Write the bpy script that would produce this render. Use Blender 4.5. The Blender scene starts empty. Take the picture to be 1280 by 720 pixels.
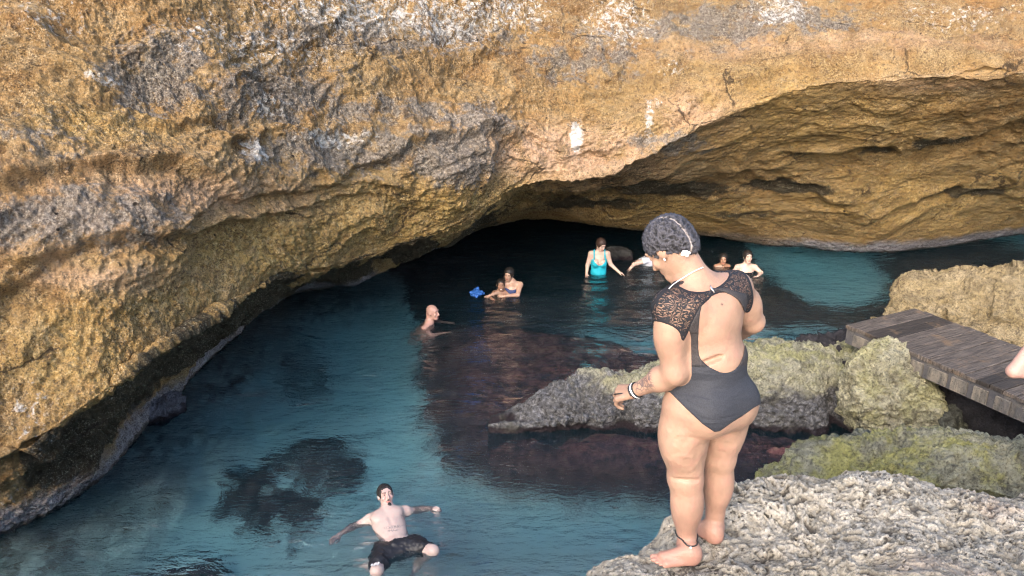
import bpy, math, random
import numpy as np
from mathutils import Vector, Matrix

R = math.radians
scene = bpy.context.scene
COL = scene.collection

# ------------------------------------------------------------------ camera, sky, sun, exposure
CAM_H, PITCH, FOC = 4.7, R(20.0), 949.0
cam_data = bpy.data.cameras.new("camera")
cam = bpy.data.objects.new("camera", cam_data)
COL.objects.link(cam)
cam.location = (0, 0, CAM_H)
cam.rotation_euler = (R(90) - PITCH, 0, 0)
cam_data.sensor_width = 36.0
cam_data.lens = FOC / 1280.0 * 36.0
cam_data.clip_start = 0.05
cam_data.clip_end = 2000.0
scene.camera = cam

SUN_EL, SUN_AZ = R(31), R(203)          # azimuth clockwise from +Y: behind the camera, a little to the left
world = bpy.data.worlds.new("World")
scene.world = world
world.use_nodes = True
wn = world.node_tree
bg = wn.nodes["Background"]
sky = wn.nodes.new("ShaderNodeTexSky")
sky.sky_type = 'NISHITA'
sky.sun_disc = False
sky.sun_elevation = SUN_EL
sky.sun_rotation = SUN_AZ
sky.air_density = 1.0
sky.dust_density = 3.0
wn.links.new(sky.outputs[0], bg.inputs[0])
bg.inputs[1].default_value = 0.15

sun_data = bpy.data.lights.new("sun", 'SUN')
sun_data.energy = 0.85
sun_data.angle = R(38)
sun_data.color = (1.0, 0.95, 0.88)
sun = bpy.data.objects.new("sun", sun_data)
COL.objects.link(sun)
sd = Vector((math.sin(SUN_AZ) * math.cos(SUN_EL), math.cos(SUN_AZ) * math.cos(SUN_EL), math.sin(SUN_EL)))
sun.rotation_euler = sd.to_track_quat('Z', 'Y').to_euler()
sun.location = sd * 60

vs = scene.view_settings
vs.view_transform = 'Standard'
vs.look = 'None'
vs.exposure = 1.84
vs.gamma = 1.0
cy = scene.cycles
cy.use_denoising = True
cy.denoising_input_passes = 'RGB_ALBEDO_NORMAL'
cy.denoising_prefilter = 'FAST'
cy.max_bounces = 8
cy.diffuse_bounces = 4
cy.glossy_bounces = 3
cy.transmission_bounces = 4
cy.transparent_max_bounces = 16
cy.volume_bounces = 0
cy.filter_width = 1.05
cy.sample_clamp_indirect = 5.0
cy.sample_clamp_direct = 4.0
cy.caustics_reflective = False


# ------------------------------------------------------------------ view rays -> points of the place
def ray(px, py):
    dx = (px - 640) / FOC
    dy = (360 - py) / FOC
    c, s = math.cos(PITCH), math.sin(PITCH)
    return np.array([dx, dy * s + c, dy * c - s])


def P(px, py, D):                       # the point D metres ahead
    r = ray(px, py)
    return np.array([0, 0, CAM_H]) + r * (D / r[1])


def W(px, py, z):                       # the point at height z
    r = ray(px, py)
    return np.array([0, 0, CAM_H]) + r * ((z - CAM_H) / r[2])


def proj(p):
    q = p - np.array([0, 0, CAM_H])
    c, s = math.cos(PITCH), math.sin(PITCH)
    d = np.maximum(q[:, 1] * c - q[:, 2] * s, .1)
    return 640 + FOC * q[:, 0] / d, 360 - FOC * (q[:, 1] * s + q[:, 2] * c) / d


# ------------------------------------------------------------------ noise
_G = np.array([[1, 1, 0], [-1, 1, 0], [1, -1, 0], [-1, -1, 0], [1, 0, 1], [-1, 0, 1], [1, 0, -1], [-1, 0, -1],
               [0, 1, 1], [0, -1, 1], [0, 1, -1], [0, -1, -1], [1, 1, 0], [-1, 1, 0], [0, -1, 1], [0, -1, -1]], np.float32)


def _h(ix, iy, iz, seed):
    h = (ix.astype(np.uint32) * np.uint32(374761393) + iy.astype(np.uint32) * np.uint32(668265263)
         + iz.astype(np.uint32) * np.uint32(2147483647) + np.uint32((seed * 974711 + 12345) & 0xffffffff))
    h = (h ^ (h >> np.uint32(13))) * np.uint32(1274126177)
    h = (h ^ (h >> np.uint32(15))) * np.uint32(2246822519)
    return h ^ (h >> np.uint32(16))


def perlin(p, seed=0):
    p = np.asarray(p, np.float64)
    i = np.floor(p).astype(np.int64)
    f = (p - i).astype(np.float32)
    u = f * f * f * (f * (f * 6 - 15) + 10)
    out = 0
    for dx in (0, 1):
        for dy in (0, 1):
            for dz in (0, 1):
                g = _G[_h(i[:, 0] + dx, i[:, 1] + dy, i[:, 2] + dz, seed) & np.uint32(15)]
                d = g[:, 0] * (f[:, 0] - dx) + g[:, 1] * (f[:, 1] - dy) + g[:, 2] * (f[:, 2] - dz)
                w = (u[:, 0] if dx else 1 - u[:, 0]) * (u[:, 1] if dy else 1 - u[:, 1]) * (u[:, 2] if dz else 1 - u[:, 2])
                out = out + d * w
    return out


def fbm(p, octv=5, gain=.5, lac=2.03, seed=0, ridged=False):
    p = np.asarray(p, np.float64)
    a, tot = 1.0, 0
    for o in range(octv):
        n = perlin(p, seed + o * 17)
        if ridged:
            n = 1 - np.abs(n) * 2.2
        tot = tot + a * n
        a *= gain
        p = p * lac
    return tot


def sstep(a, b, x):
    t = np.clip((x - a) / (b - a), 0, 1)
    return t * t * (3 - 2 * t)


# ------------------------------------------------------------------ mesh helpers
def mesh_obj(name, verts, faces, mat, parent=None, smooth=True, attrs=None):
    me = bpy.data.meshes.new(name)
    verts = np.asarray(verts, np.float32)
    if isinstance(faces, np.ndarray):
        n = faces.shape[1]
        me.vertices.add(len(verts))
        me.vertices.foreach_set("co", verts.ravel())
        me.loops.add(faces.size)
        me.loops.foreach_set("vertex_index", faces.astype(np.int32).ravel())
        me.polygons.add(len(faces))
        me.polygons.foreach_set("loop_start", np.arange(0, faces.size, n, dtype=np.int32))
        me.update(calc_edges=True)
        me.validate()
    else:
        me.from_pydata([tuple(v) for v in verts], [], faces)
    if smooth:
        me.polygons.foreach_set("use_smooth", np.ones(len(me.polygons), bool))
    for k, v in (attrs or {}).items():
        a = me.attributes.new(k, 'FLOAT', 'POINT')
        a.data.foreach_set("value", np.asarray(v, np.float32).ravel())
    for m in (mat if isinstance(mat, (list, tuple)) else [mat]):
        me.materials.append(m)
    me.update()
    o = bpy.data.objects.new(name, me)
    COL.objects.link(o)
    if parent is not None:
        o.parent = parent
    return o


def grid_faces(nr, nc, flip=False):
    i = np.arange(nr * nc).reshape(nr, nc)
    a, b, c, d = i[:-1, :-1], i[:-1, 1:], i[1:, 1:], i[1:, :-1]
    q = np.stack([a, b, c, d] if not flip else [a, d, c, b], -1)
    return q.reshape(-1, 4)


def grid_normals(g):
    du = np.gradient(g, axis=1)
    dv = np.gradient(g, axis=0)
    n = np.cross(du, dv)
    return n / np.maximum(np.linalg.norm(n, axis=-1, keepdims=True), 1e-9)


def catmull(ctrl, t):                   # ctrl (n, ...), t in 0..n-1
    n = len(ctrl)
    i = np.clip(np.floor(t).astype(int), 0, n - 2)
    f = (t - i).reshape((-1,) + (1,) * (ctrl.ndim - 1))
    p0, p1, p2, p3 = ctrl[np.maximum(i - 1, 0)], ctrl[i], ctrl[i + 1], ctrl[np.minimum(i + 2, n - 1)]
    return .5 * (2 * p1 + (p2 - p0) * f + (2 * p0 - 5 * p1 + 4 * p2 - p3) * f ** 2 + (3 * p1 - p0 - 3 * p2 + p3) * f ** 3)


def spans(counts):
    t = [np.linspace(i, i + 1, c, endpoint=False) for i, c in enumerate(counts)]
    return np.append(np.concatenate(t), len(counts))


def poly_sd(x, y, poly):                # signed distance to a closed polygon, negative inside
    poly = np.asarray(poly, float)
    d = np.full(x.shape, 1e9)
    ins = np.zeros(x.shape, bool)
    for k in range(len(poly)):
        a, b = poly[k], poly[(k + 1) % len(poly)]
        e = b - a
        t = np.clip(((x - a[0]) * e[0] + (y - a[1]) * e[1]) / max(e @ e, 1e-12), 0, 1)
        d = np.minimum(d, np.hypot(x - a[0] - t * e[0], y - a[1] - t * e[1]))
        c = ((a[1] > y) != (b[1] > y))
        xs = a[0] + (y - a[1]) / ((b[1] - a[1]) if abs(b[1] - a[1]) > 1e-12 else 1e-12) * e[0]
        ins ^= c & (x < xs)
    return np.where(ins, -d, d)


def tag(o, label=None, cat=None, group=None, kind=None):
    for k, v in (("label", label), ("category", cat), ("group", group), ("kind", kind)):
        if v:
            o[k] = v
    return o


def empty(name, loc=(0, 0, 0), rz=0):
    o = bpy.data.objects.new(name, None)
    o.empty_display_size = .2
    COL.objects.link(o)
    o.location = loc
    o.rotation_euler = (0, 0, rz)
    return o


# ------------------------------------------------------------------ material helpers
class Mat:
    def __init__(s, name):
        s.m = bpy.data.materials.new(name)
        s.m.use_nodes = True
        s.t = s.m.node_tree
        s.t.nodes.clear()
        s.out = s.t.nodes.new("ShaderNodeOutputMaterial")
        s.tc = s.t.nodes.new("ShaderNodeTexCoord")

    def link(s, a, b):
        s.t.links.new(a, b)

    def new(s, ty, **kw):
        n = s.t.nodes.new(ty)
        for k, v in kw.items():
            setattr(n, k, v)
        return n

    def put(s, sock, v):
        if isinstance(v, bpy.types.NodeSocket):
            s.link(v, sock)
        elif isinstance(v, (tuple, list)) and len(v) == 3 and sock.type == 'RGBA':
            sock.default_value = (*v, 1)
        else:
            sock.default_value = v

    def coord(s, scale=(1, 1, 1), rot=(0, 0, 0), kind="Object"):
        n = s.new("ShaderNodeMapping")
        s.link(s.tc.outputs[kind], n.inputs[0])
        n.inputs["Scale"].default_value = scale
        n.inputs["Rotation"].default_value = rot
        return n.outputs[0]

    def noise(s, scale, detail=6, rough=.55, vec=None, dist=0, out="Fac"):
        n = s.new("ShaderNodeTexNoise")
        s.link(vec or s.tc.outputs["Object"], n.inputs["Vector"])
        n.inputs["Scale"].default_value = scale
        n.inputs["Detail"].default_value = detail
        n.inputs["Roughness"].default_value = rough
        n.inputs["Distortion"].default_value = dist
        return n.outputs[out]

    def voro(s, scale, feature='F1', vec=None, out="Distance", rand=1):
        n = s.new("ShaderNodeTexVoronoi", feature=feature)
        s.link(vec or s.tc.outputs["Object"], n.inputs["Vector"])
        n.inputs["Scale"].default_value = scale
        n.inputs["Randomness"].default_value = rand
        return n.outputs[out]

    def rng(s, v, a, b, c=0, d=1, smooth=True):
        n = s.new("ShaderNodeMapRange", interpolation_type='SMOOTHSTEP' if smooth else 'LINEAR')
        s.put(n.inputs[0], v)
        for k, x in zip((1, 2, 3, 4), (a, b, c, d)):
            n.inputs[k].default_value = x
        return n.outputs[0]

    def math(s, op, a, b=0.0):
        n = s.new("ShaderNodeMath", operation=op)
        s.put(n.inputs[0], a)
        s.put(n.inputs[1], b)
        return n.outputs[0]

    def mix(s, f, a, b, blend='MIX'):
        n = s.new("ShaderNodeMix", data_type='RGBA', blend_type=blend)
        s.put(n.inputs[0], f)
        s.put(n.inputs[6], a)
        s.put(n.inputs[7], b)
        return n.outputs[2]

    def ramp(s, v, stops):
        n = s.new("ShaderNodeValToRGB")
        s.put(n.inputs[0], v)
        e = n.color_ramp.elements
        while len(e) < len(stops):
            e.new(.5)
        for k, (p, c) in enumerate(stops):
            e[k].position = p
            e[k].color = (*c, 1)
        return n.outputs[0]

    def attr(s, name):
        return s.new("ShaderNodeAttribute", attribute_name=name).outputs["Fac"]

    def bump(s, h, dist, strength=1.0, normal=None):
        n = s.new("ShaderNodeBump")
        n.inputs["Strength"].default_value = strength
        n.inputs["Distance"].default_value = dist
        s.put(n.inputs["Height"], h)
        if normal is not None:
            s.link(normal, n.inputs["Normal"])
        return n.outputs[0]

    def pbr(s, col, rough=.8, normal=None, spec=.3, sss=0, sssr=(.02, .008, .004), metal=0):
        n = s.new("ShaderNodeBsdfPrincipled")
        s.put(n.inputs["Base Color"], col)
        s.put(n.inputs["Roughness"], rough)
        n.inputs["Specular IOR Level"].default_value = spec
        n.inputs["Metallic"].default_value = metal
        if sss:
            n.inputs["Subsurface Weight"].default_value = sss
            n.inputs["Subsurface Radius"].default_value = sssr
            n.inputs["Subsurface Scale"].default_value = 1
        if normal is not None:
            s.link(normal, n.inputs["Normal"])
        return n.outputs[0]

    def done(s, surf):
        s.link(surf, s.out.inputs[0])
        return s.m


def simple_mat(name, col, rough=.6, spec=.4, var=.15, scale=20, metal=0):
    m = Mat(name)
    n = m.noise(scale, 5)
    c = m.mix(n, tuple(x * (1 - var) for x in col), tuple(min(1, x * (1 + var)) for x in col))
    return m.done(m.pbr(c, rough, m.bump(n, .003), spec, metal=metal))


# ------------------------------------------------------------------ rock materials
def cave_mat():
    m = Mat("cave_rock")
    sep = m.new("ShaderNodeSeparateXYZ")
    m.link(m.tc.outputs["Object"], sep.inputs[0])
    big = m.noise(.55, 5, .6)
    mid = m.noise(2.6, 8, .68, dist=.6)
    fine = m.noise(17, 7, .72)
    strat = m.noise(1.0, 7, .62, vec=m.coord((.9, .9, 3.2), (R(8), R(-14), 0)), dist=.8)
    c = m.ramp(mid, [(.28, (.16, .080, .028)), (.42, (.34, .175, .062)), (.52, (.43, .26, .11)), (.64, (.50, .355, .20)), (.8, (.56, .46, .33))])
    c2 = m.ramp(strat, [(.3, (.17, .10, .045)), (.5, (.37, .235, .10)), (.62, (.46, .325, .165)), (.75, (.33, .215, .115))])
    c = m.mix(m.rng(big, .35, .65, .25, .8), c, c2)
    # golden crust near the lip
    mo = m.math('MULTIPLY', m.attr("gold"), m.rng(m.noise(6, 6, .7), .3, .6, .25, 1))
    c = m.mix(mo, c, m.ramp(fine, [(.3, (.24, .13, .035)), (.5, (.56, .36, .115)), (.7, (.72, .56, .28))]))
    # smooth salmon patches
    pk = m.math('MULTIPLY', m.attr("pink"), m.rng(m.noise(3, 7, .65), .28, .55))
    c = m.mix(m.math('MULTIPLY', pk, .9), c, m.ramp(m.noise(9, 6, .65), [(.3, (.42, .25, .15)), (.7, (.62, .43, .30))]))
    # grey lichen
    gn = m.noise(4.2, 8, .72, dist=.5)
    g = m.rng(m.math('ADD', m.math('MULTIPLY', m.attr("grey"), .275), gn), .60, .74)
    c = m.mix(m.math('MULTIPLY', g, .8), c, m.ramp(m.noise(28, 6, .7), [(.34, (.045, .045, .048)), (.5, (.20, .185, .175)), (.66, (.48, .43, .38))]))
    al = m.rng(m.math('ADD', m.math('MULTIPLY', m.attr("olive_black"), .62), m.math('MULTIPLY', m.noise(7, 8, .75), .55)), .54, .68)  # olive-black tone between crest and lip, and in patches on the ceiling
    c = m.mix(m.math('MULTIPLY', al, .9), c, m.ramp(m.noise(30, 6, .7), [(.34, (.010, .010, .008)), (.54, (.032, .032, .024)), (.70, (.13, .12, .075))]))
    # grey-violet tide band
    td = m.math('ADD', m.math('MULTIPLY', sep.outputs[2], -1), m.math('MULTIPLY', m.noise(2.4, 7, .65), .5))
    tm = m.math('MULTIPLY', m.rng(td, -.16, .06), m.attr("tide"))
    c = m.mix(tm, c, m.ramp(m.noise(14, 7, .7), [(.32, (.14, .13, .15)), (.5, (.38, .35, .37)), (.7, (.58, .54, .54))]))
    wet = m.rng(m.math('SUBTRACT', sep.outputs[2], m.math('MULTIPLY', m.noise(5, 5), .12)), -.03, .03, 1, 0)
    c = m.mix(wet, c, m.mix(mid, (.06, .055, .055), (.15, .135, .125)))
    # mineral grain, pits and pale crystals
    sp = m.noise(58, 6, .8)
    gr = m.math('MULTIPLY', m.rng(m.noise(1.6, 5, .65), .34, .62, .30, 1), m.math('SUBTRACT', 1.0, m.math('MULTIPLY', pk, .5)))
    c = m.mix(m.math('MULTIPLY', m.rng(sp, .5, .40, 0, .95), gr), c, (.04, .03, .02))
    c = m.mix(m.math('MULTIPLY', m.rng(sp, .54, .64, 0, .8), gr), c, (.76, .68, .52))
    sp2 = m.noise(21, 6, .75)
    c = m.mix(m.rng(sp2, .47, .37, 0, .75), c, (.085, .06, .04))
    crk = m.voro(1.1, 'DISTANCE_TO_EDGE', vec=m.mix(.35, m.coord((1, 1, 1.9), (.1, -.25, 0)), m.noise(1.6, 6, .65, out="Color")))
    crm = m.math('MULTIPLY', m.rng(crk, .018, .004), m.rng(m.noise(1.4, 4), .50, .60))
    c = m.mix(m.math('MULTIPLY', crm, .8), c, (.04, .028, .02))
    hole = m.math('MULTIPLY', m.rng(m.voro(4.2), .10, .06), m.rng(m.noise(2.0, 3), .52, .6))
    c = m.mix(hole, c, (.02, .015, .012))
    # white droppings and salt
    wh = m.rng(m.math('ADD', m.math('MULTIPLY', m.attr("white"), .23), m.noise(13, 7, .72, dist=.4)), .66, .80)
    c = m.mix(m.math('MULTIPLY', wh, m.rng(m.noise(40, 5, .7), .25, .6, .35, .95)), c, m.mix(m.noise(25, 5), (.55, .52, .48), (.84, .81, .77)))
    straw = m.noise(22, 5, .6, vec=m.coord((1, 1, .28)))
    h = m.math('ADD', m.math('MULTIPLY', fine, 1.0), m.math('MULTIPLY', straw, .5))
    h = m.math('MULTIPLY', h, m.math('SUBTRACT', 1.0, m.math('MULTIPLY', pk, .55)))
    nb = m.bump(h, .11, 1.0)
    nb = m.bump(m.math('MULTIPLY', sp, gr), .03, 1.0, nb)
    return m.done(m.pbr(c, .85, nb, .2))


def boulder_mat(name, base, dark, yel, yel_amt=.5, grey_below=None, tint2=(.12, .11, .11), speck=.7):
    """weathered rock: pale crust, dark pits, yellow-green lichen, a grey wet band near the water"""
    m = Mat(name)
    geo = m.new("ShaderNodeNewGeometry")
    sep = m.new("ShaderNodeSeparateXYZ")
    m.link(geo.outputs["Position"], sep.inputs[0])
    n1 = m.noise(3.5, 8, .68, dist=.4)
    n2 = m.noise(16, 8, .72)
    n3 = m.noise(52, 6, .75)
    c = m.mix(m.rng(n1, .3, .7), dark, base)
    c = m.mix(m.rng(n2, .35, .68, 0, .6), c, tuple(min(1, x * 1.5) for x in base))
    ly = m.math('MULTIPLY', m.rng(m.noise(2.2, 8, .7), .42, .6), m.rng(sep.outputs[2], .35, .75) if grey_below else 1.0)
    pit = m.rng(m.noise(11, 7, .75, dist=.5), .47, .36)
    c = m.mix(m.math('MULTIPLY', ly, yel_amt), c, m.mix(n2, tuple(x * .5 for x in yel), tuple(x * 1.25 for x in yel)))
    if grey_below:
        gz = m.math('ADD', sep.outputs[2], m.math('MULTIPLY', m.noise(3.5, 7, .65), -.5))
        c = m.mix(m.rng(gz, grey_below - .18, grey_below - .04, 1, 0), c, m.ramp(n2, [(.35, (.03, .03, .035)), (.52, tint2), (.7, (.40, .39, .42))]))
    c = m.mix(m.math('MULTIPLY', pit, .7), c, tuple(x * .45 for x in dark))
    c = m.mix(m.rng(n3, .49, .37, 0, speck), c, (.035, .03, .025))
    c = m.mix(m.rng(n3, .56, .68, 0, .5), c, tuple(min(1, x * 1.6) for x in base))
    c = m.mix(m.rng(n2, .42, .3, 0, .8), c, (.05, .045, .04))
    wet = m.rng(m.math('SUBTRACT', sep.outputs[2], m.math('MULTIPLY', m.noise(6, 5), .16)), -.04, .02, 1, 0)
    c = m.mix(wet, c, (.03, .022, .026))
    nb = m.bump(m.math('ADD', n2, m.math('MULTIPLY', m.noise(9, 8, .75, vec=m.coord((1, 1, 2.2), (.3, .5, 0))), .8)), .07, 1)
    nb = m.bump(n3, .02, 1, nb)
    blot = m.math('MULTIPLY', m.rng(m.noise(1.3, 8, .72, dist=.6), .54, .66), .55)
    c = m.mix(blot, c, m.mix(n2, tuple(x * .35 for x in dark), tuple(x * .5 for x in base)))
    return m.done(m.pbr(c, m.rng(wet, 0, 1, .85, .35), nb, .25))


def limestone_mat():
    m = Mat("pale_limestone")
    h = m.attr("relief")
    n1 = m.noise(2.2, 7, .65)
    n2 = m.noise(30, 7, .7)
    n3 = m.noise(110, 5, .75)
    c = m.mix(m.rng(n1, .3, .7), (.285, .25, .195), (.42, .375, .30))
    c = m.mix(m.rng(h, .35, .95, 0, .9), c, (.57, .52, .445))
    c = m.mix(m.rng(h, .45, .12, 0, .9), c, (.10, .085, .07))
    c = m.mix(m.rng(n2, .48, .33, 0, .75), c, (.10, .085, .07))
    c = m.mix(m.rng(n3, .47, .36, 0, .7), c, (.13, .11, .09))
    c = m.mix(m.math('MULTIPLY', m.rng(m.noise(1.5, 6, .6), .52, .68), .35), c, (.48, .36, .30))
    pw = m.mix(.10, m.coord((1, 1.5, 1), (0, 0, .5)), m.noise(9, 4, out="Color"))
    pv = m.rng(m.voro(34, vec=pw), .36, .14)
    pv = m.math('MULTIPLY', pv, m.rng(m.noise(6, 5, .65), .42, .6))
    c = m.mix(m.math('MULTIPLY', pv, .85), c, (.06, .05, .04))
    nb = m.bump(pv, -.02, 1)
    nb = m.bump(n2, .02, 1, nb)
    nb = m.bump(n3, .008, 1, nb)
    return m.done(m.pbr(c, .9, nb, .15))


def seabed_mat():
    m = Mat("seabed")
    n1 = m.noise(1.3, 8, .65)
    n2 = m.noise(7, 8, .7)
    sand = m.mix(n1, (.72, .72, .67), (.86, .84, .77))
    reef = m.ramp(m.math('ADD', m.math('MULTIPLY', n2, .7), m.math('MULTIPLY', n1, .3)),
                  [(.32, (.020, .012, .012)), (.44, (.070, .034, .034)), (.53, (.16, .070, .066)), (.62, (.22, .135, .10)), (.74, (.34, .28, .22))])
    f = m.rng(m.math('ADD', m.attr("reef"), m.math('MULTIPLY', m.math('SUBTRACT', n2, .5), 1.9)), .15, .75)
    c = m.mix(f, sand, reef)
    nb = m.bump(n2, .09, 1)
    nb = m.bump(m.noise(30, 6, .7), .02, .8, nb)
    return m.done(m.pbr(c, .8, nb, .2))


def water_mat():
    m = Mat("pool_water")
    v1 = m.coord((1.0, 1.9, 1), (0, 0, R(28)))
    v2 = m.coord((1.0, 3.0, 1), (0, 0, R(-8)))
    a = m.noise(1.7, 4, .55, vec=v1, dist=.9)
    b = m.noise(5.5, 4, .55, vec=v2, dist=.6)
    c = m.noise(16, 3, .5, vec=v1, dist=.4)
    h = m.math('ADD', m.math('MULTIPLY', a, 1.0), m.math('ADD', m.math('MULTIPLY', b, .36), m.math('MULTIPLY', c, .05)))
    calm = m.rng(m.noise(.38, 4, .6, vec=m.coord((1, 1.5, 1), (0, 0, R(25))), dist=.5), .36, .62, .35, 1.35)
    h = m.math('MULTIPLY', h, m.math('MULTIPLY', calm, .85))
    h = m.math('ADD', h, m.math('MULTIPLY', m.attr("ripple"), 1.0))
    nb = m.bump(h, .16, 1.0)
    fr = m.new("ShaderNodeFresnel")
    fr.inputs[0].default_value = 1.33
    m.link(nb, fr.inputs[1])
    gl = m.new("ShaderNodeBsdfGlossy")
    gl.inputs["Roughness"].default_value = .03
    m.link(nb, gl.inputs["Normal"])
    nb2 = m.bump(h, .16, .38)
    tr = m.new("ShaderNodeBsdfRefraction")
    tr.inputs["IOR"].default_value = 1.33
    tr.inputs["Roughness"].default_value = 0
    m.link(nb2, tr.inputs["Normal"])
    df = m.new("ShaderNodeBsdfDiffuse")                 # the milky turbidity of the water
    df.inputs[0].default_value = (.09, .43, .60, 1)
    tb = m.new("ShaderNodeMixShader")
    tb.inputs[0].default_value = .017
    m.link(tr.outputs[0], tb.inputs[1])
    m.link(df.outputs[0], tb.inputs[2])
    mx = m.new("ShaderNodeMixShader")
    m.link(fr.outputs[0], mx.inputs[0])
    m.link(tb.outputs[0], mx.inputs[1])
    m.link(gl.outputs[0], mx.inputs[2])
    va = m.new("ShaderNodeVolumeAbsorption")
    va.inputs["Density"].default_value = .36
    va.inputs["Color"].default_value = (.0, .715, .905, 1)
    m.link(va.outputs[0], m.out.inputs["Volume"])
    return m.done(mx.outputs[0])


# ================================================================== THE PLACE
# ------------------------------------------------------------------ cave wall: a brow of rock hanging over the pool
# columns: picture column, then (row, distance ahead) down the face: top, upper, middle, crest, undercut, lip
CW = [
    (-420, [(-15, 8.6), (120, 7.4), (290, 6.2), (600, 4.7), (690, 4.8), (775, 4.85)]),
    (-180, [(-15, 8.4), (110, 7.4), (260, 6.3), (600, 5.0), (670, 5.3), (715, 5.42)]),
    (0,    [(-15, 8.2), (100, 7.5), (240, 6.6), (572, 5.55), (625, 5.85), (668, 6.02)]),
    (120,  [(-15, 8.4), (95, 7.8), (225, 7.0), (497, 6.0), (560, 6.6), (603, 6.86)]),
    (195,  [(-15, 8.8), (95, 8.2), (220, 7.4), (440, 6.6), (505, 7.9), (520, 8.25)]),
    (262,  [(-15, 9.4), (95, 8.6), (215, 7.9), (400, 7.4), (428, 9.2), (446, 10.0)]),
    (350,  [(-15, 10.2), (95, 9.5), (215, 8.7), (347, 8.8), (364, 10.9), (374, 12.3)]),
    (450,  [(-15, 11.2), (95, 10.3), (215, 9.6), (322, 10.2), (337, 12.2), (347, 13.5)]),
    (560,  [(-15, 12.2), (100, 11.2), (205, 10.4), (282, 11.0), (294, 13.2), (303, 14.8)]),
    (650,  [(-15, 13.2), (80, 12.2), (165, 11.5), (232, 11.6), (258, 14.2), (275, 16.3)]),
    (760,  [(-15, 13.6), (65, 12.5), (145, 11.8), (213, 11.6), (254, 14.1), (284, 16.2)]),
    (870,  [(-15, 13.8), (45, 12.8), (105, 12.0), (160, 11.6), (238, 14.0), (292, 15.9)]),
    (1000, [(-15, 13.8), (30, 12.8), (75, 12.0), (112, 11.5), (215, 13.6), (310, 15.3)]),
    (1110, [(-15, 13.6), (25, 12.6), (65, 11.8), (100, 11.3), (208, 13.3), (316, 15.0)]),
    (1280, [(-15, 13.4), (22, 12.4), (60, 11.6), (92, 11.1), (200, 13.4), (291, 16.2)]),
    (1450, [(-15, 13.2), (20, 12.2), (55, 11.4), (85, 10.9), (190, 13.2), (275, 16.8)]),
    (1700, [(-15, 13.0), (20, 12.0), (50, 11.2), (78, 10.7), (180, 13.0), (270, 16.6)]),
]


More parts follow.
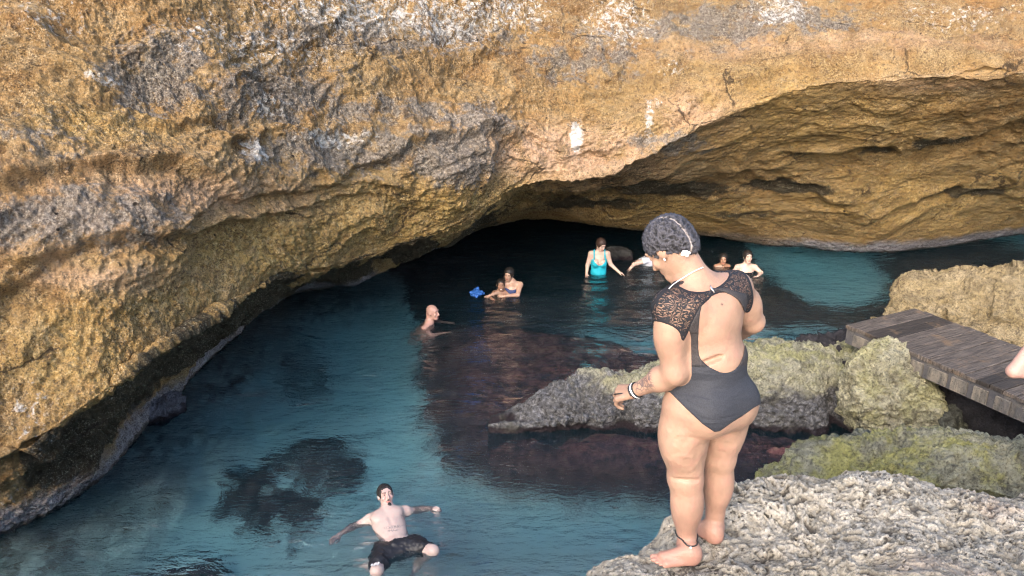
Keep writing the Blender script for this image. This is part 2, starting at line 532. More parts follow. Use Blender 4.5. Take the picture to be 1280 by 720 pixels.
def build_cave():
    cols = []
    for px, rows in CW:
        pts = [P(px, py, D) for py, D in rows]
        t0 = pts[0]
        hid = sstep(480, 620, px)
        lip = pts[-1]
        out = np.array([lip[0], lip[1], 0]) / np.hypot(lip[0], lip[1])
        k1 = lip * 1.0 + out * (.55 + .6 * hid); k1[2] = -.35 + .70 * hid
        k2 = lip * 1.0 + out * (1.5 + 2.3 * hid); k2[2] = -.8 + .6 * hid
        k3 = lip * 1.0 + out * (2.2 + 3 * hid); k3[2] = -4.2
        o0 = np.array([t0[0], t0[1], 0]) / np.hypot(t0[0], t0[1])
        a1 = t0 + o0 * 1.6 + np.array([0, 0, 1.7])
        a0 = t0 + o0 * 6.0 + np.array([0, 0, 2.6])
        e1 = pts[3] * .88 + pts[2] * .12
        e2 = pts[3] * .86 + pts[4] * .14
        cols.append([a0, a1] + pts[:3] + [e1, pts[3], e2] + pts[4:] + [k1, k2, k3])
    ctrl = np.array(cols).transpose(1, 0, 2)            # rows, columns
    # ends turn away so that the mass closes beyond the frame
    tr = spans([5, 26, 70, 80, 100, 20, 20, 80, 80, 30, 16, 8])
    tc = spans([22, 44, 70, 52, 52, 60, 60, 60, 56, 60, 60, 60, 60, 70, 44, 22])
    g = catmull(ctrl, tr)
    g = catmull(g.transpose(1, 0, 2), tc).transpose(1, 0, 2)
    nr, nc = g.shape[:2]
    n = grid_normals(g).reshape(-1, 3)
    p = g.reshape(-1, 3)
    px, py = proj(p)
    cdir = np.array([0, 0, CAM_H]) - p
    s = np.sign(np.median(np.sum(n * cdir, 1)))
    n = n * s
    row = np.repeat(np.interp(tr, [0, 4, 5, 6, 7, 8, 12], [0, 4, 4.88, 5, 5.14, 6, 10]), nc)
    lipw = 1 - .75 * np.exp(-((row - 7) / .55) ** 2) - .5 * np.exp(-((row - 5) / .4) ** 2)
    warp = np.stack([fbm(p * .6, 3, seed=k * 31 + 5) for k in range(3)], 1)
    q = p + .6 * warp
    tilt = np.stack([q[:, 0] * .8 + q[:, 2] * .25, q[:, 1] * .8, q[:, 2] * 2.0 - q[:, 0] * .35], 1)
    d = .26 * fbm(q * .42, 3, seed=1) * lipw
    d += .095 * (fbm(tilt * .75, 4, .48, seed=2, ridged=True) - 1.0) * lipw
    d += .055 * fbm(tilt * 2.2, 4, .55, seed=3) * lipw
    d += .017 * (fbm(p * 6.5, 3, .6, seed=4, ridged=True) - 1)
    d += .026 * fbm(p * 15, 2, .6, seed=9)
    # weathered ledges: the rock stands proud above each line and is cut back under it
    for line, A, up, dn in [([(-60, 240), (0, 236), (90, 215), (170, 205), (230, 220), (300, 236), (400, 226), (480, 196), (560, 168), (620, 170), (680, 190)], .16, 55, 30),
                            ([(-60, 330), (30, 335), (120, 300), (190, 304), (240, 285), (330, 262), (420, 250), (480, 226)], .12, 40, 30),
                            ([(-60, 372), (40, 366), (110, 372), (170, 340)], .10, 30, 25),
                            ([(-80, 560), (0, 555), (60, 560), (110, 548)], .12, 40, 30),
                            ([(700, 195), (780, 185), (860, 140), (900, 118), (1000, 92), (1100, 84), (1200, 92), (1300, 80)], .13, 35, 35),
                            ([(950, 190), (1040, 182), (1130, 190), (1200, 165), (1300, 150)], .22, 35, 30),
                            ([(860, 232), (930, 215), (980, 222), (1060, 250), (1110, 245)], .20, 25, 30),
                            ([(1000, 262), (1090, 268), (1180, 240), (1300, 225)], .18, 25, 25)]:
        L = np.array(line, float)
        wob = 16 * fbm(p * 1.3, 3, seed=71)
        dl = py + wob - np.interp(px, L[:, 0], L[:, 1])
        end = sstep(L[0, 0], L[0, 0] + 60, px) * (1 - sstep(L[-1, 0] - 70, L[-1, 0], px))
        prof = np.where(dl < 0, np.exp(np.minimum(dl, 0) / up), -.8 * np.exp(-np.maximum(dl, 0) / dn))
        prof *= sstep(-60, 8, -np.abs(dl) + 40) * .5 + .5
        prof = np.where(np.abs(dl) < 6, prof * np.abs(dl) / 6, prof)
        vis = (row > 1.5) & (row < 7.3)
        d += A * prof * end * vis * (.75 + .5 * fbm(p * .9, 2, seed=5))
    d *= 1 - .45 * sstep(700, 860, px) * sstep(4.6, 5.2, row) * (1 - sstep(6.8, 7.2, row))
    p = p + n * d[:, None]

    def blob(L):
        v = np.zeros(len(p))
        for x, y, rx, ry, *w in L:
            v = np.maximum(v, (w[0] if w else 1) * np.exp(-(((px - x) / rx) ** 2 + ((py - y) / ry) ** 2) ** 1.3))
        return v
    vis = (row > 1.2)
    white = blob([(470, 10, 210, 45), (330, 60, 120, 40, .8), (250, 45, 60, 40, .8), (560, 25, 90, 40), (315, 193, 22, 22, 1.2), (722, 168, 9, 28, 1.9), (415, 172, 60, 14, 1.1),
                  (130, 105, 30, 10, 1), (330, 135, 40, 25, .8), (775, 20, 60, 45, .9), (975, 18, 50, 24, 1), (1200, 15, 120, 20, .7), (840, 85, 25, 12, .7), (820, 125, 14, 10, 1),
                  (640, 15, 80, 30, .9), (40, 520, 40, 50, .7), (60, 30, 60, 40, .7), (45, 640, 200, 40, .5), (812, 150, 7, 26, 1.2)]) * vis
    grey = blob([(430, 190, 150, 34), (560, 195, 65, 34, 1.3), (90, 275, 150, 44), (190, 95, 80, 60), (340, 120, 120, 50, .9), (590, 155, 60, 30), (900, 30, 130, 28),
                 (760, 60, 70, 40, .7), (480, 40, 200, 40, .8), (500, 140, 100, 22, .9), (700, 75, 60, 30, .7), (840, 180, 70, 16, .9), (60, 180, 60, 40, .6), (1000, 25, 90, 22, .9)])
    pink = blob([(700, 190, 150, 42), (250, 245, 170, 34, .9), (130, 345, 110, 24, .8), (860, 140, 70, 30, .9), (60, 310, 120, 30, .6), (1040, 60, 240, 18, .6), (130, 265, 120, 60, .7), (1160, 105, 90, 10, .7)])
    gold = np.clip(blob([(420, 270, 230, 60), (560, 250, 110, 28), (200, 360, 170, 60, .8), (100, 450, 120, 80, .8), (330, 310, 110, 50), (120, 165, 90, 30, .6), (640, 235, 60, 30), (980, 150, 260, 60, .7),
                         (1150, 250, 200, 60, .8), (850, 265, 160, 26, .9)]), 0, 1)
    cr = np.array([(px_, rows[3][0]) for px_, rows in CW], float)
    lp = np.array([(px_, rows[5][0]) for px_, rows in CW], float)
    wv = 14 * fbm(p * 1.1, 4, seed=75)
    fr = (py + wv - np.interp(px, cr[:, 0], cr[:, 1])) / np.maximum(np.interp(px, lp[:, 0], lp[:, 1]) - np.interp(px, cr[:, 0], cr[:, 1]), 6)
    olive_black = np.where((row > 4.2) & (row < 7.6), sstep(-.12, .10, fr) * (1 - sstep(.62, .95, fr)), 0) * sstep(-10, 60, px) * (1 - .5 * sstep(560, 640, px)) * (1 - sstep(800, 900, px))  # darker from the crest down, fading out towards the lip
    olive_black = np.maximum(olive_black, blob([(985, 232, 70, 12, .95), (830, 238, 120, 16, .8), (1180, 178, 60, 14, .8), (1100, 190, 40, 8, .7), (1210, 240, 70, 10, .8), (1000, 190, 40, 10, .6), (930, 268, 90, 8, .6), (740, 262, 90, 10, .8)]) * vis)
    tide = 1 - .55 * sstep(560, 700, px) * (1 - sstep(950, 1020, px))
    rsel = np.arange(nr * nc)
    o = mesh_obj("cave_cliff", p, grid_faces(nr, nc, flip=(s < 0)), cave_mat(), attrs=dict(white=white, grey=grey, pink=pink, gold=gold, tide=tide, olive_black=olive_black))
    tag(o, "huge ochre and grey rock brow overhanging the dark cave pool", "cliff", kind="structure")
    return o


# ------------------------------------------------------------------ pale ledge underfoot and the land behind the photographer
EDGE = [(-30, -3), (-14, -1.6), (-8, -.9), (-3, .9), (-1, 1.75)] + [tuple(W(x, y, 2.38)[:2]) for x, y in
        [(700, 728), (760, 692), (828, 655), (880, 628), (960, 598), (1055, 582), (1150, 588), (1290, 596)]] + \
       [(3.6, 3.55), (4.6, 3.3), (6.0, 3.7), (7.2, 5.0), (8.2, 7.5), (10, 9.5), (14, 11), (30, 12)]


def ledge_height(x, y):
    poly = EDGE + [(40, 12), (40, -40), (-40, -40), (-40, -3)]
    p3 = np.stack([x, y, 0 * x], 1)
    wob = .05 * fbm(p3 * 3, 4, seed=40)
    sd_ = poly_sd(x, y, poly) + wob
    z = 2.43 + .25 * np.maximum(0, 2.75 - y) - .12 * np.maximum(0, -1 - y) * 1.2
    z = np.where(y < -6, 2.43 + .25 * 8.75 - .144 * 5 + 0 * y, z)
    z = z - 1.25 * sstep(4.2, 6.0, x) * sstep(2.5, 4.0, y)
    z = z + .10 * fbm(p3 * .8, 3, seed=41) - .05 * sstep(1.9, 2.6, x)
    z -= .10 * np.exp(-np.maximum(-sd_, 0) / .10)
    z -= np.maximum(sd_, 0) * 4.5
    return np.maximum(z, -4), sd_


def build_ledge():
    xs = np.concatenate([-40 + np.cumsum(np.linspace(3.2, .12, 24)), [0.0]])
    xs = np.concatenate([np.linspace(-40, -6, 24), np.linspace(-5.5, .05, 40), np.arange(.08, 3.1, .0075), np.linspace(3.12, 5, 60), np.linspace(5.2, 40, 50)])
    ys = np.concatenate([np.linspace(-40, -4, 26), np.linspace(-3.5, 2.0, 40), np.arange(2.05, 3.75, .0075), np.linspace(3.8, 13, 60)])
    X, Y = np.meshgrid(xs, ys)
    x, y = X.ravel(), Y.ravel()
    z, sd_ = ledge_height(x, y)
    p3 = np.stack([x, y, z * .6], 1)
    w = np.stack([fbm(p3 * 5, 3, seed=50 + k) for k in range(3)], 1)
    q = p3 + .16 * w
    q2 = np.stack([q[:, 0] * .55 + q[:, 1] * .30, q[:, 1] * 1.5 - q[:, 0] * .6, q[:, 2]], 1)
    r1 = fbm(q2 * 6.5, 4, .6, seed=52, ridged=True)         # sharp weathered ridges
    r2 = fbm(q2 * 19, 4, .62, seed=53, ridged=True)
    lo = fbm(p3 * 2.2, 3, seed=54)
    nearw = np.clip(1.2 - np.hypot(x - 1.6, y - 2.9) / 9, .2, 1)
    foot = 1 - .5 * np.exp(-(((x - .72) / .15) ** 2 + ((y - 2.74) / .06) ** 2) ** 2)
    var = .8 + .6 * sstep(-.5, .5, fbm(p3 * 1.7, 3, seed=57) * 1.6)
    d = (.010 * (r1 - 1.0) + .0095 * (r2 - 1.0)) * nearw * var + .035 * fbm(q2 * 3.1, 3, .5, seed=58)
    z2 = z + (d * foot + .06 * lo * foot)
    rel = np.clip(.48 + (.32 * (r1 - 1.0) + .26 * (r2 - 1.1)) * var, 0, 1)
    o = mesh_obj("ground", np.stack([x, y, z2], 1), grid_faces(len(ys), len(xs)), limestone_mat(), attrs=dict(relief=rel))
    tag(o, "pale pitted limestone ledge in the foreground under the standing woman", "ground", kind="structure")
    return o


# ------------------------------------------------------------------ seabed and water
def build_seabed():
    xs = np.concatenate([np.linspace(-40, -10.5, 12), np.arange(-10, 10, .048), np.linspace(10.5, 40, 12)])
    ys = np.concatenate([np.linspace(-6, 1.8, 10), np.arange(2, 19, .048), np.linspace(19.5, 40, 10)])
    X, Y = np.meshgrid(xs, ys)
    x, y = X.ravel(), Y.ravel()
    p3 = np.stack([x, y, 0 * x], 1)
    n = fbm(p3 * .5, 4, seed=60)
    wob = .22 * fbm(p3 * 1.6, 5, .6, seed=61)
    z = -1.4 + .2 * n + .6 * np.exp(-(((x + .5) / 2.4) ** 2 + ((y - 6.0) / 1.5) ** 2)) + .03 * fbm(p3 * 3, 3, seed=66)
    reef = np.zeros(len(x))
    for zr, top, soft, poly in [
        (-.35, -.30, 1.0, [(520, 392), (640, 388), (760, 405), (830, 425), (960, 405), (1070, 402), (1110, 440), (1300, 470), (1300, 600), (1060, 600), (960, 622), (830, 606), (700, 598), (620, 590), (560, 566), (520, 525), (508, 460)]),
        (0, -.16, .5, [(610, 460), (670, 438), (760, 425), (850, 428), (1000, 420), (1075, 405), (1090, 440), (1060, 500), (800, 500), (640, 520), (600, 480)]),
        (-.12, -.07, .5, [(570, 560), (620, 536), (760, 532), (1060, 532), (1300, 520), (1300, 580), (1060, 592), (960, 605), (850, 592), (740, 590), (640, 584)]),
        (-1.3, -1.05, .7, [(250, 655), (262, 620), (292, 590), (345, 570), (372, 548), (428, 548), (470, 566), (470, 596), (448, 622), (420, 640), (395, 680), (360, 712), (330, 690), (300, 690), (275, 672)]),
        (-.8, -.7, .4, [(150, 745), (165, 712), (195, 692), (235, 680), (290, 680), (305, 700), (300, 750)]),
        (-1.2, -1.15, .6, [(925, 352), (965, 350), (1000, 385), (1060, 395), (1110, 375), (1300, 340), (1300, 420), (1060, 430), (940, 420)]),
        (-1.2, -1.2, .5, [(1085, 335), (1110, 322), (1300, 300), (1300, 350), (1110, 390)]),
        (-1.6, -1.6, .9, [(520, 300), (700, 280), (940, 300), (940, 350), (950, 430), (760, 440), (600, 440), (520, 440), (480, 370)]),
        (-1.5, -1.4, .8, [(960, 290), (1300, 280), (1300, 320), (1100, 335), (1000, 330)]),
        (-1.5, -1.45, 1.1, [(330, 470), (400, 440), (440, 480), (420, 520), (350, 530)]),
        (-1.5, -1.45, 1.1, [(255, 520), (330, 480), (340, 520), (280, 560)]),
    ]:
        pl = [W(a, b, zr * .55)[:2] for a, b in poly]      # water lifts what lies under it
        sdv = poly_sd(x, y, pl) + wob * (1 + .6 * (soft < .32))
        m = 1 - sstep(-soft, soft * .25, sdv)
        t = top + .12 * fbm(p3 * 1.8, 4, .55, seed=62) + .05 * fbm(p3 * 6, 3, seed=64)
        z = np.where(m > 0, np.maximum(z, z + (t - z) * m), z)
        wt = {-1.5: .5, -1.3: .85, -1.1: .9}.get(zr, 1.0)      # thin cover lets the sand show through
        reef = np.maximum(reef, wt * sstep(0, .5, m) * np.clip(1 + (1.1 if wt < 1 else .2) * fbm(p3 * 2.4, 4, .6, seed=68), 0, 1.3))
    wl = np.array([W(a, b, 0)[:2] for a, b in [(-420, 775), (-180, 715), (0, 668), (120, 603), (195, 520), (262, 446), (350, 374), (450, 347), (560, 303)]])
    wd = poly_sd(x, y, np.concatenate([wl, [(-6, 30), (-40, 30), (-40, 3)]])) + 2.2 * wob
    sk = 1 - sstep(-.2, 1.7, wd)
    z = np.maximum(z, z + (-.75 + .25 * n + .12 * fbm(p3 * 2.2, 4, seed=67) - z) * sk)
    reef = np.maximum(reef, .42 * (1 - sstep(.1, 1.5, wd)))
    o = mesh_obj("seabed", np.stack([x, y, z], 1), grid_faces(len(ys), len(xs)), seabed_mat(), attrs=dict(reef=reef))
    tag(o, "sandy pool bottom with dark purple reef patches under the water", "seabed", kind="structure")


RIPPLE = []        # (x, y, reach): rings around whatever breaks the surface


def build_water():
    xs = np.concatenate([[-40, -25, -14], np.arange(-9, 9, .06), [10, 14, 25, 40]])
    ys = np.concatenate([[-3, -1, 1], np.arange(2.5, 18, .06), [19, 22, 30, 40]])
    X, Y = np.meshgrid(xs, ys)
    x, y = X.ravel(), Y.ravel()
    rip = np.zeros(len(x))
    for cx, cy, reach in RIPPLE:
        r = np.hypot(x - cx, (y - cy))
        rip += .10 * np.sin(r * 2 * math.pi / .24 + 2 * fbm(np.stack([x, y, 0 * x], 1) * 1.5, 2, seed=80)) * np.exp(-(r / reach) ** 1.5)
    p3 = np.stack([x, y, 0 * x], 1)
    z = .008 * fbm(p3 * 1.4, 3, seed=81)
    nr, nc = len(ys), len(xs)
    top = np.stack([x, y, z], 1)
    F = grid_faces(nr, nc)
    # close the body of water below: border ring down to a bottom face
    idx = np.arange(nr * nc).reshape(nr, nc)
    ring = np.concatenate([idx[0, :-1], idx[:-1, -1], idx[-1, :0:-1], idx[:0:-1, 0]])
    low = top[ring].copy(); low[:, 2] = -5
    V = np.concatenate([top, low])
    n0 = len(top); k = len(ring)
    faces = [tuple(f) for f in F.tolist()]
    for i in range(k):
        j = (i + 1) % k
        faces.append((int(ring[j]), int(ring[i]), n0 + i, n0 + j))
    faces.append(tuple(n0 + i for i in range(k - 1, -1, -1)))
    o = mesh_obj("water", V, faces, water_mat(), attrs=dict(ripple=np.concatenate([rip, np.zeros(k)])))
    tag(o, "clear teal pool water, dark under the rock overhang", "water", kind="structure")


# ------------------------------------------------------------------ loose rocks
def ico(n):
    import bmesh
    bm = bmesh.new()
    bmesh.ops.create_icosphere(bm, subdivisions=n, radius=1)
    v = np.array([x.co[:] for x in bm.verts])
    f = np.array([[x.index for x in t.verts] for t in bm.faces])
    bm.free()
    return v, f


_ICO = {}


def rock(name, c, size, rz, mat, label, cat="rock", planes=(), seed=0, sub=6, rough=1.0, pw=13, kind=None, group=None):
    """a weathered block: a rounded polytope with fractured faces, broken up at every scale"""
    if sub not in _ICO:
        _ICO[sub] = ico(sub)
    v, f = _ICO[sub]
    rs = np.random.RandomState(seed)
    pl = [(np.array([1, 0, 0]), 1), (np.array([-1, 0, 0]), 1), (np.array([0, 1, 0]), 1), (np.array([0, -1, 0]), 1), (np.array([0, 0, 1]), 1), (np.array([0, 0, -1]), 1)]
    for a, h in planes:
        a = np.array(a, float); pl.append((a / np.linalg.norm(a), h))
    for _ in range(7):
        a = rs.normal(size=3); a /= np.linalg.norm(a); pl.append((a, rs.uniform(.95, 1.15)))
    s = 0
    for a, h in pl:
        s = s + np.maximum(v @ a / h, 0) ** pw
    r = s ** (-1 / pw)
    size = np.array(size)
    q = v * r[:, None] * size
    nd = v / size
    nd /= np.linalg.norm(nd, axis=1, keepdims=True)
    sc = float(np.mean(size))
    o3 = seed * 3.7
    cells = rs.normal(size=(46, 3)); cells /= np.linalg.norm(cells, axis=1, keepdims=True)
    offs = rs.uniform(-1, 1, 46); tl = rs.normal(size=(46, 3)) * .9
    vw = v + .10 * np.stack([fbm(v * 3 + o3, 3, seed=seed + 20 + k) for k in range(3)], 1)
    k1 = np.argmax(vw @ cells.T, 1)
    d = sc * .065 * (offs[k1] + np.sum((v - cells[k1]) * tl[k1], 1) * 2.2)
    d += sc * .12 * fbm(q * .9 / sc + o3, 3, seed=seed)
    d += rough * .05 * fbm(q * 2.4 + o3, 4, .55, seed=seed + 1)
    d += rough * .035 * fbm(q * 6.5 + o3, 4, .6, seed=seed + 5)
    d -= rough * .035 * np.maximum(fbm(q * 9 + o3, 3, .6, seed=seed + 6) - .12, 0) * 2
    d -= rough * .022 * (fbm(q * 8 + o3, 4, .6, seed=seed + 2, ridged=True) - 1)
    d += rough * .011 * fbm(q * 22 + o3, 3, .62, seed=seed + 3)
    q = q + nd * d[:, None]
    o = mesh_obj(name, q, f, mat)
    o.location = c
    o.rotation_euler = (0, 0, rz)
    tag(o, label, cat, group, kind)
    return o


def build_ridge(mat):
    # columns: picture column, waterline row, rock top (row, distance), back foot distance
    C = [(610, 540, 541, 7.9, 8.2), (650, 540, 521, 8.05, 8.5), (700, 540, 490, 8.2, 9.0), (750, 539, 471, 8.3, 9.3), (800, 540, 458, 8.4, 9.3), (850, 540, 444, 8.5, 9.5),
         (920, 540, 438, 8.55, 9.7), (980, 541, 436, 8.55, 9.7), (1030, 541, 428, 8.6, 9.6), (1062, 541, 424, 8.7, 9.6), (1100, 541, 424, 8.8, 9.7), (1150, 541, 430, 8.9, 9.8)]
    cols = []
    for px, wb, tp, D, Db in C:
        f0 = W(px, wb, 0)
        t = P(px, tp + 9, D)
        b = P(px, tp + 9, Db); b[2] = -.1
        low = f0.copy(); low[2] = -1.5; low[1] -= .3
        m1 = f0 * .72 + t * .28; m1[1] = f0[1] + .08 * (D - f0[1]); m1[2] = t[2] * .45 + .0
        m2 = t.copy(); m2[1] = f0[1] + .42 * (D - f0[1]) ; m2[2] = t[2] * .86
        b2 = t * .5 + b * .5; b2[2] = t[2] * .75
        end = b.copy(); end[2] = -1.5; end[1] += .3
        cols.append([low, f0, m1, m2, t, b2, b, end])
    ctrl = np.array(cols).transpose(1, 0, 2)
    g = catmull(ctrl, spans([12, 56, 64, 54, 36, 30, 10]))
    g = catmull(g.transpose(1, 0, 2), spans([40, 54, 54, 54, 54, 70, 66, 54, 40, 34, 30])).transpose(1, 0, 2)
    n = grid_normals(g).reshape(-1, 3)
    if np.mean(n[:, 2]) < 0:
        n = -n
    p = g.reshape(-1, 3)
    px = proj(p)[0]
    amp = .35 + .65 * sstep(600, 720, px)
    q = p + .15 * np.stack([fbm(p * 2, 3, seed=90 + k) for k in range(3)], 1)
    d = amp * (.16 * fbm(q * .9, 3, seed=91) + .09 * fbm(q * 2.4, 4, .55, seed=92) - .03 * (fbm(q * 8, 3, .6, seed=93, ridged=True) - 1) + .022 * fbm(q * 20, 3, .6, seed=94))
    # broken gap beside the boulder
    d -= .25 * np.exp(-((px - 1050) / 12) ** 2) * sstep(.75, .3, p[:, 2])
    p = p + n * d[:, None]
    o = mesh_obj("rock_ridge", p, grid_faces(*g.shape[:2]), mat)
    tag(o, "long low rock ridge rising from the pool, grey below and yellow green on top", "rock")


# ------------------------------------------------------------------ boardwalk
def wood_mat(name, a, b, blotch, along):
    m = Mat(name)
    gr = m.noise(6, 8, .65, vec=m.coord((along[0], along[1], 1)))
    n2 = m.noise(2.5, 7, .65)
    n3 = m.noise(40, 6, .7)
    rnd = m.attr("board")
    c = m.mix(m.rng(gr, .3, .7), a, b)
    c = m.mix(m.rng(rnd, .2, 1, 0, .85), c, tuple(x * .6 for x in a))
    c = m.mix(m.math('MULTIPLY', m.rng(n2, .52, .68), .6), c, blotch)
    c = m.mix(m.rng(n3, .46, .34, 0, .7), c, (.02, .017, .015))
    return m.done(m.pbr(c, .65, m.bump(m.math('ADD', gr, m.math('MULTIPLY', n3, .4)), .012, 1), .3))


def boxes_mesh(boxes):
    V, F, A = [], [], []
    for (x0, x1, y0, y1, z0, z1, val) in boxes:
        k = len(V)
        b = min(.006, (x1 - x0) * .2, (z1 - z0) * .2)
        for zz, i in ((z0, 0), (z1 - b, 0), (z1, b)):
            V += [(x0 + i, y0 + i, zz), (x1 - i, y0 + i, zz), (x1 - i, y1 - i, zz), (x0 + i, y1 - i, zz)]
        A += [val] * 12
        F.append((k + 3, k + 2, k + 1, k))
        for l in (0, 4):
            for s in range(4):
                t = (s + 1) % 4
                F.append((k + l + s, k + l + t, k + l + 4 + t, k + l + 4 + s))
        F.append((k + 8, k + 9, k + 10, k + 11))
    return np.array(V), F, A


def build_walkway():
    root = empty("boardwalk", (4.12, 8.60, 1.10), math.atan2(-.894, .447))
    tag(root, "weathered wooden boardwalk with a block patterned edge board leading off to the right", "boardwalk")
    L, Wd = 4.3, 1.22                       # local x along, y across (+y away from the camera)
    rs = random.Random(4)
    bx = []
    x = 0
    while x < L:
        w = .138 + rs.uniform(-.006, .006)
        bx.append((x, x + w - .008, -.02 + rs.uniform(-.012, .01), Wd + rs.uniform(-.02, .02), -.045 + rs.uniform(-.004, .003), rs.uniform(-.005, .004), rs.random()))
        x += w
    V, F, A = boxes_mesh(bx)
    # weather the boards: slight sag and splintered surface
    mesh_obj("deck", V, F, wood_mat("deck_wood", (.042, .034, .029), (.165, .132, .108), (.24, .15, .08), (9, .6)), root, smooth=False, attrs=dict(board=A))
    fm = wood_mat("edge_wood", (.075, .072, .078), (.15, .135, .125), (.20, .17, .13), (.8, 3))
    V, F, A = boxes_mesh([(0.0, L, .0, .04, -.25, -.047, .6)])
    mesh_obj("edge_board", V, F, fm, root, smooth=False, attrs=dict(board=A))
    bx = []
    x = .12
    while x < L - .2:                       # pale blocks nailed on the dark edge board
        w = rs.uniform(.15, .23)
        bx.append((x, x + w, -.022, -.001, -.235, -.085 + rs.uniform(-.01, .01), 0.0))
        x += w + rs.uniform(.045, .09)
    V, F, A = boxes_mesh(bx)
    mesh_obj("edge_blocks", V, F, wood_mat("block_wood", (.085, .078, .07), (.22, .185, .145), (.07, .07, .08), (4, 4)), root, smooth=False, attrs=dict(board=A))
    V, F, A = boxes_mesh([(0.0, L, Wd - .06, Wd - .01, -.25, -.05, .5)])
    mesh_obj("far_edge_board", V, F, fm, root, smooth=False, attrs=dict(board=A))
    for k in (.25, 2.1, 4.1):
        V, F, A = boxes_mesh([(k, k + .12, .06, Wd - .08, -.235, -.05, .4)])
        mesh_obj("joist", V, F, fm, root, smooth=False, attrs=dict(board=A))
    for k, yy in ((.55, .12), (.55, Wd - .2), (3.0, .12), (3.0, Wd - .2)):
        V, F, A = boxes_mesh([(k, k + .12, yy, yy + .12, -2.2, -.06, .7)])
        mesh_obj("post", V, F, fm, root, smooth=False, attrs=dict(board=A))


build_cave()
build_ledge()
build_seabed()
ridge_m = boulder_mat("ridge_rock", (.44, .41, .30), (.18, .17, .13), (.40, .38, .13), .65, grey_below=.30, tint2=(.17, .165, .17))
build_ridge(ridge_m)
lichen_m = boulder_mat("lichen_rock", (.48, .44, .30), (.19, .17, .12), (.46, .43, .16), .5)
tan_m = boulder_mat("tan_rock", (.42, .33, .20), (.20, .15, .085), (.42, .30, .12), .4, speck=.6)
olive_m = boulder_mat("olive_rock", (.32, .31, .23), (.12, .12, .095), (.42, .40, .11), .75)
wet_m = boulder_mat("wet_rock", (.055, .05, .055), (.02, .018, .02), (.06, .05, .045), .2)
grey_m = boulder_mat("grey_rock", (.24, .23, .26), (.10, .095, .11), (.2, .2, .2), .1)

rock("boulder", (4.45, 7.95, .47), (.62, .50, .62), R(-12), lichen_m, "yellow green block of rock leaning against the boardwalk edge", seed=11, sub=7, planes=[((1, -.2, 1.0), .74), ((-1, -.1, -.45), .92), ((.2, -1, .35), .9)])
rock("boulder", (5.0, 7.72, .14), (.30, .26, .38), R(15), boulder_mat("dull_rock", (.16, .16, .13), (.06, .06, .05), (.16, .16, .08), .4), "small dull grey green rock at the waterline beside the yellow green block", seed=12, sub=5)
rock("boulder", (7.85, 10.9, .0), (2.1, 1.25, 1.05), R(8), tan_m, "large tan rock behind the boardwalk at the right", seed=13, sub=8, planes=[((-1, -.25, 1.1), .72), ((-.3, -1, .7), .85), ((.4, 0, 1), .9)])
olive_rock = rock("boulder", (3.95, 5.25, .80), (1.75, .66, .76), R(-9), olive_m, "broad olive lichen rock behind the pale ledge", seed=14, sub=8, planes=[((-1, 0, .8), .80), ((0, -1, 1), .9), ((0, 1, 1.2), .85)])
rock("boulder", (5.5, 7.8, .12), (.75, .5, .55), R(-50), wet_m, "dark wet rock under the boardwalk", seed=15, sub=5)
rock("boulder", (4.30, 9.0, .22), (.62, .42, .42), R(25), wet_m, "dark rough rock under the near end of the boardwalk", seed=36, sub=6, rough=1.5)
q = W(209, 522, 0)
rock("boulder", (q[0] - .08, q[1] + .12, .06), (.26, .16, .16), R(35), grey_m, "small blue grey rock at the foot of the cave wall", seed=17, sub=5)
q = W(773, 322, 0)
rock("boulder", (q[0], q[1], .02), (.28, .2, .19), 0, boulder_mat("dark_smooth_rock", (.09, .085, .08), (.05, .045, .045), (.1, .1, .09), .2), "rounded dark rock breaking the water beside the teal swimmer", seed=18, sub=5, rough=.4)
q = W(1178, 350, 0)
rock("boulder", (q[0], q[1], -.05), (.42, .18, .13), R(20), grey_m, "flat pale rock awash in the dark water beyond the tan rock", seed=19, sub=5)
build_walkway()


# ================================================================== PEOPLE
def unit(v):
    v = np.asarray(v, float)
    return v / np.linalg.norm(v)


